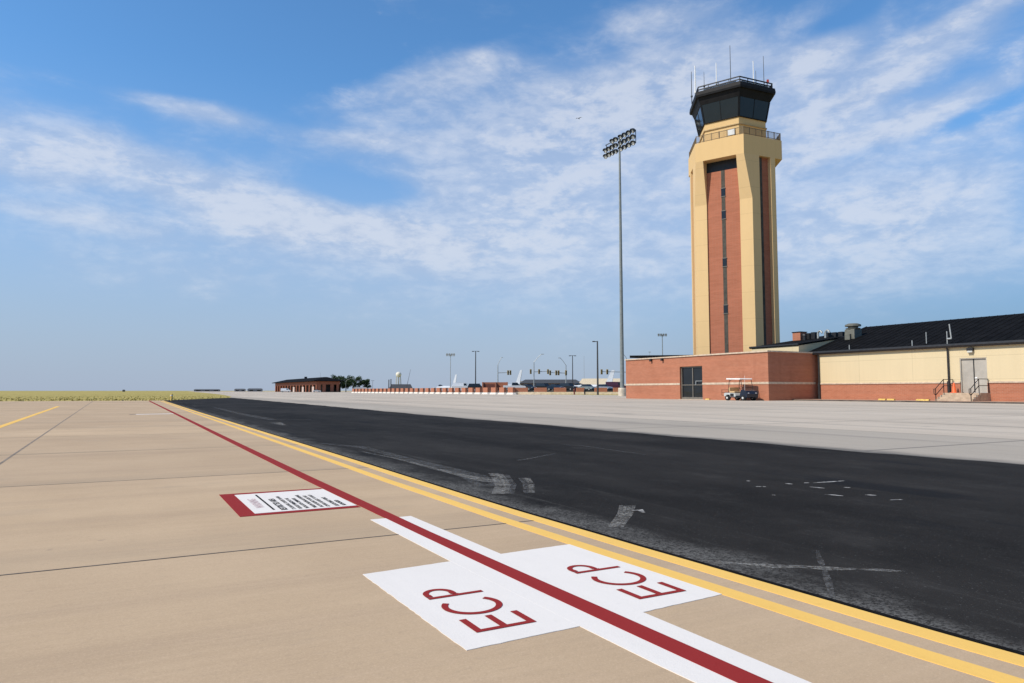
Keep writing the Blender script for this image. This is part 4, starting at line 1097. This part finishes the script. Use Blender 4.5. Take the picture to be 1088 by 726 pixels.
signal(567.3, 376.5, 185, 8, 395.2, (-3.5, 5.5, 15), 'left traffic signal mast of the facing pair with its lamp arm curving right')
signal(601.3, 380.5, 180, -6, 396.5, (-8, -10.5, 0, -17), 'right traffic signal mast of the facing pair with its lamp arm curving left')
signal(668, 376, 175, -6, 395.5, (-23, -29), 'traffic signal arm reaching left from behind the floodlight mast')

# ------------------------------------------------------------------ far buildings
def shed(name, label, px0, px1, D, ytop, wallm, roofm, depth=25, rise=.35, ybase=None):
    a, b2 = Vector(at(px0, D)), Vector(at(px1, D)); L = (b2-a).length; h = PD((px0+px1)/2, ytop, D).z
    rz = math.atan2((b2-a).y, (b2-a).x); m_ = (a+b2)/2
    t = thing(name, label, 'building', (m_.x, m_.y, 0), rz)
    hw = h*(1-rise)
    MB().box((0, depth/2, hw/2), (L, depth, hw)).build('wall', wallm, t)
    e = .6
    MB().loft([[(-L/2-e, -e, hw), (L/2+e, -e, hw), (L/2+e, depth+e, hw), (-L/2-e, depth+e, hw)], [(-L/2+1.2, depth*.4, h), (L/2-1.2, depth*.4, h), (L/2-1.2, depth*.6, h), (-L/2+1.2, depth*.6, h)]]).build('roof', roofm, t)
    mb = MB(); n = max(2, int(L/9))
    for i in range(n): mb.box((-L/2+(i+.5)*L/n, -.03, hw*.45), (L/n*.5, .08, hw*.55))
    mb.build('window', GLASS, t)
    return t
shed('long_building', 'dark roofed low building behind the parked cars', 553, 617, 240, 402.8, plain('brown wall', (.15, .12, .10), .8), plain('charcoal roof', (.05, .05, .05), .8), 30, .30)
shed('tan_building', 'tan low building with a pale sloping roof right of the dark roofed one', 614, 664, 235, 401.8, plain('tan wall', (.52, .42, .28), .8), plain('pale tan roof', (.60, .50, .34), .8), 24, .6)
shed('tan_building', 'small tan building at the left end of the dark roofed one', 545, 560, 245, 404.8, plain('tan wall', (.52, .42, .28), .8), plain('dusty roof', (.30, .27, .2), .8), 18, .5)
shed('dark_hangar', 'dark arched roof hangar behind the receding barrier row', 414, 438, 620, 408.2, plain('grey wall', (.12, .12, .13), .8), plain('charcoal roof', (.05, .05, .05), .8), 40, .6)
shed('flat_building', 'long low dark building on the left horizon', 206, 234, 900, 413.5, plain('muted grey wall', (.21, .22, .235), .8), plain('muted dark roof', (.12, .125, .135), .8), 40, .3)  # far left blocks use lightened wall and roof greys
shed('flat_building', 'low grey building on the horizon left of the brick hangar', 249, 261, 800, 413.0, plain('pale grey wall', (.3, .3, .3), .8), plain('muted dark roof', (.12, .125, .135), .8), 30, .3)
shed('flat_building', 'low dark building on the horizon just left of the brick hangar', 263, 279, 780, 412.6, plain('muted grey wall', (.21, .22, .235), .8), plain('muted dark roof', (.12, .125, .135), .8), 30, .35)
shed('small_shed', 'tiny dark shed alone on the grassy horizon', 130, 133, 700, 414.0, plain('muted grey wall', (.21, .22, .235), .8), plain('muted dark roof', (.12, .125, .135), .8), 3, .3)
shed('grey_shed', 'small grey shed under the far trees', 376, 391, 400, 411.5, plain('pale grey wall', (.3, .3, .3), .8), plain('grey roof', (.25, .25, .25), .8), 8, .4)
# far brick hangar with open bays
zc2 = 400.
hx, hy = at(336, zc2/math.cos(R(15)))[:2]
hb = thing('brick_hangar', 'low red brick hangar with open bays and a dark hipped roof beside the far trees', 'building', (hx, hy, 0))
LH, WH_, HH = 128., 13.5, 6.2
FB = brick('far brick', (.30, .105, .062), (.35, .125, .072), (.32, .17, .12))
mb = MB()
mb.box((.3, LH/2, HH-1.0), (.6, LH, 2.0))
ny = 14
for i in range(ny+1):
    y_ = i*LH/ny; mb.box((.3, min(max(y_, .8), LH-.8), HH/2-1.0), (.58, 1.6, HH-2.004))
mb.box((WH_/2, .3, HH-.9), (WH_-1.22, .6, 1.8))
for i in range(4): mb.box((min(max(i*WH_/3, 1.6), WH_-1), .3, HH/2-.9), (1.8, .58, HH-1.804))
mb.box((WH_/2, LH-.3, HH/2), (WH_-1.22, .6, HH)); mb.box((WH_-.3, LH/2, HH/2), (.6, LH-.02, HH-.01))
mb.build('wall', FB, hb)
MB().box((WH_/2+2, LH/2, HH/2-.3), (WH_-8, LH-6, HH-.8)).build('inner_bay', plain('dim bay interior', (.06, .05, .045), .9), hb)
MB().loft([[(-2, -2, HH), (WH_+2, -2, HH), (WH_+2, LH+2, HH), (-2, LH+2, HH)], [(-2, -2, HH+.4), (WH_+2, -2, HH+.4), (WH_+2, LH+2, HH+.4), (-2, LH+2, HH+.4)], [(6, 6, HH+2.6), (WH_-6, 6, HH+2.6), (WH_-6, LH-12, HH+2.6), (6, LH-12, HH+2.6)]]).build('roof', BLACKROOF, hb)
MB().box((7, 60, HH+2.6), (1.5, 1.5, 2.2)).build('roof_vent', DARK, hb)
for i in range(3):
    MB().box((-.05, 8+i*27, 1.6), (.10, 5, 3.2)).build('bay_door', plain('pale bay door', (.55, .42, .36), .7), hb)
# water tower
wt = thing('water_tower', 'white ball topped water tower on thin legs on the horizon', 'water tower', at(423.3, 1500))
zt_ = PD(423.3, 395.2, 1500).z
MB().lathe([(1, zt_-11.6), (3.8, zt_-10.6), (5.6, zt_-7.5), (5.9, zt_-5.4), (5.2, zt_-2.6), (3, zt_-.6), (.4, zt_)], (0, 0, 0), 18).build('tank', plain('tower white', (.72, .68, .58), .6, var=.08, scale=.2), wt, True)
mb = MB()
for a in range(6): mb.tube((7*math.cos(a*1.047), 7*math.sin(a*1.047), 0), (4.6*math.cos(a*1.047), 4.6*math.sin(a*1.047), zt_-9), .5, n=6)
mb.tube((0, 0, 0), (0, 0, zt_-10), .9, n=8); mb.build('leg', plain('tower leg', (.5, .5, .47), .6), wt)
for px, yt in ((413.2, 403.5), (415.4, 403)):
    v = PD(px, yt, 420); t = thing('chimney_stack', 'thin dark stack, %s of two left of the water tower' % ('left' if px < 414 else 'right'), 'stack', (v.x, v.y, 0), 0, 'two dark stacks')
    MB().lathe([(.34, 0), (.28, v.z-.3), (.34, v.z-.3), (.34, v.z)], (0, 0, 0), 10).build('flue', DPOLE, t)
    MB().lathe([(.7, 0), (.7, .5)], (0, 0, 0), 10).build('footing', CONC, t)
v0 = Vector(at(430.8, 330)); v1 = PD(436.3, 392.5, 330)
t = thing('leaning_mast', 'thin dark mast leaning to the right beside the water tower', 'mast', v0)
MB().tube((0, 0, 0), v1-v0, .13, .06, n=6).build('boom', DPOLE, t)
MB().box((0, 0, .5), (.7, .7, 1.0), 0, .05).build('pivot_base', GALV, t)

# ------------------------------------------------------------------ trees by the hangar
def leafmat(name, c1, c2):
    m, t, b = newmat(name); n = noise(t, pos(t), .9, 4, .6)
    setc(t, b, mixc(t, smooth(t, n, .3, .7), c1, c2)); b.inputs['Roughness'].default_value = .7; b.inputs['Specular IOR Level'].default_value = .15; return m
LEAF = leafmat('dark evergreen leaves', (.018, .035, .014), (.05, .08, .025))
BARK = plain('tree bark', (.09, .07, .05), .9)
def tree(px, D, w_, h, label, seed):
    rnd = random.Random(seed)
    t = thing('leafy_tree', label, 'tree', at(px, D), 0, 'trees beside the far hangar')
    mb = MB(); mb.tube((0, 0, 0), (0, 0, h*.45), .32, .22, n=8)
    tips = []
    for i in range(7):
        a = i*2.4; p = Vector((math.cos(a)*w_*.30*rnd.uniform(.5, 1), math.sin(a)*w_*.30, h*rnd.uniform(.45, .8)))
        mb.tube((0, 0, h*rnd.uniform(.18, .42)), p, .14, .04, n=6); tips.append(p)
    mb.build('trunk', BARK, t)
    mb = MB()
    cl_ = [Vector((rnd.uniform(-.42, .42)*w_, rnd.uniform(-.4, .4)*w_, h*rnd.uniform(.34, .86))) for _ in range(20)] + tips
    for c_ in cl_:
        fr = 1-abs(c_.z/h-.55); rad = w_*rnd.uniform(.10, .19)
        for _ in range(150):
            d = Vector((rnd.gauss(0, 1), rnd.gauss(0, 1), rnd.gauss(0, .8))).normalized()*rad*rnd.random()**.4
            p = c_+d; s = rnd.uniform(.14, .34)
            u_ = Vector((rnd.gauss(0, 1), rnd.gauss(0, 1), rnd.gauss(0, 1))).normalized(); v_ = u_.orthogonal().normalized()
            mb.face([p-u_*s, p+v_*s*.7, p+u_*s, p-v_*s*.7])
    mb.build('crown', LEAF, t, recalc=False)
tree(361.5, 445, 10.5, 11.6, 'dark rounded tree touching the brick hangar roof', 1)
tree(375, 440, 10.5, 10.6, 'dark spreading tree in the middle of the far clump', 2)
tree(387, 442, 8.5, 8.4, 'dark tree with a ragged right edge at the end of the far clump', 3)
tree(367.5, 452, 7.0, 8.6, 'dark tree squeezed between the rounded and the spreading ones', 4)

# bird in the sky ---------------------------------------------------------
v = PD(615, 126, 120)
bd = thing('bird', 'small dark bird gliding alone beside the floodlight lamps', 'bird', v, R(-60))
mb = MB()
mb.lathe([(.01, -.24), (.05, -.18), (.075, -.05), (.06, .1), (.025, .22), (.03, .34)], (0, 0, 0), 10, 'Y')
for s in (-1, 1):
    mb.loft([[(s*.05, -.08, .02), (s*.05, .08, .02), (s*.05, .08, .04), (s*.05, -.08, .04)], [(s*.32, -.12, .12), (s*.32, .05, .12), (s*.32, .05, .135), (s*.32, -.12, .135)], [(s*.62, .02, .08), (s*.62, .06, .08), (s*.62, .06, .09), (s*.62, .02, .09)]])
mb.build('body', plain('dark plumage', (.05, .045, .04), .8), bd, True)
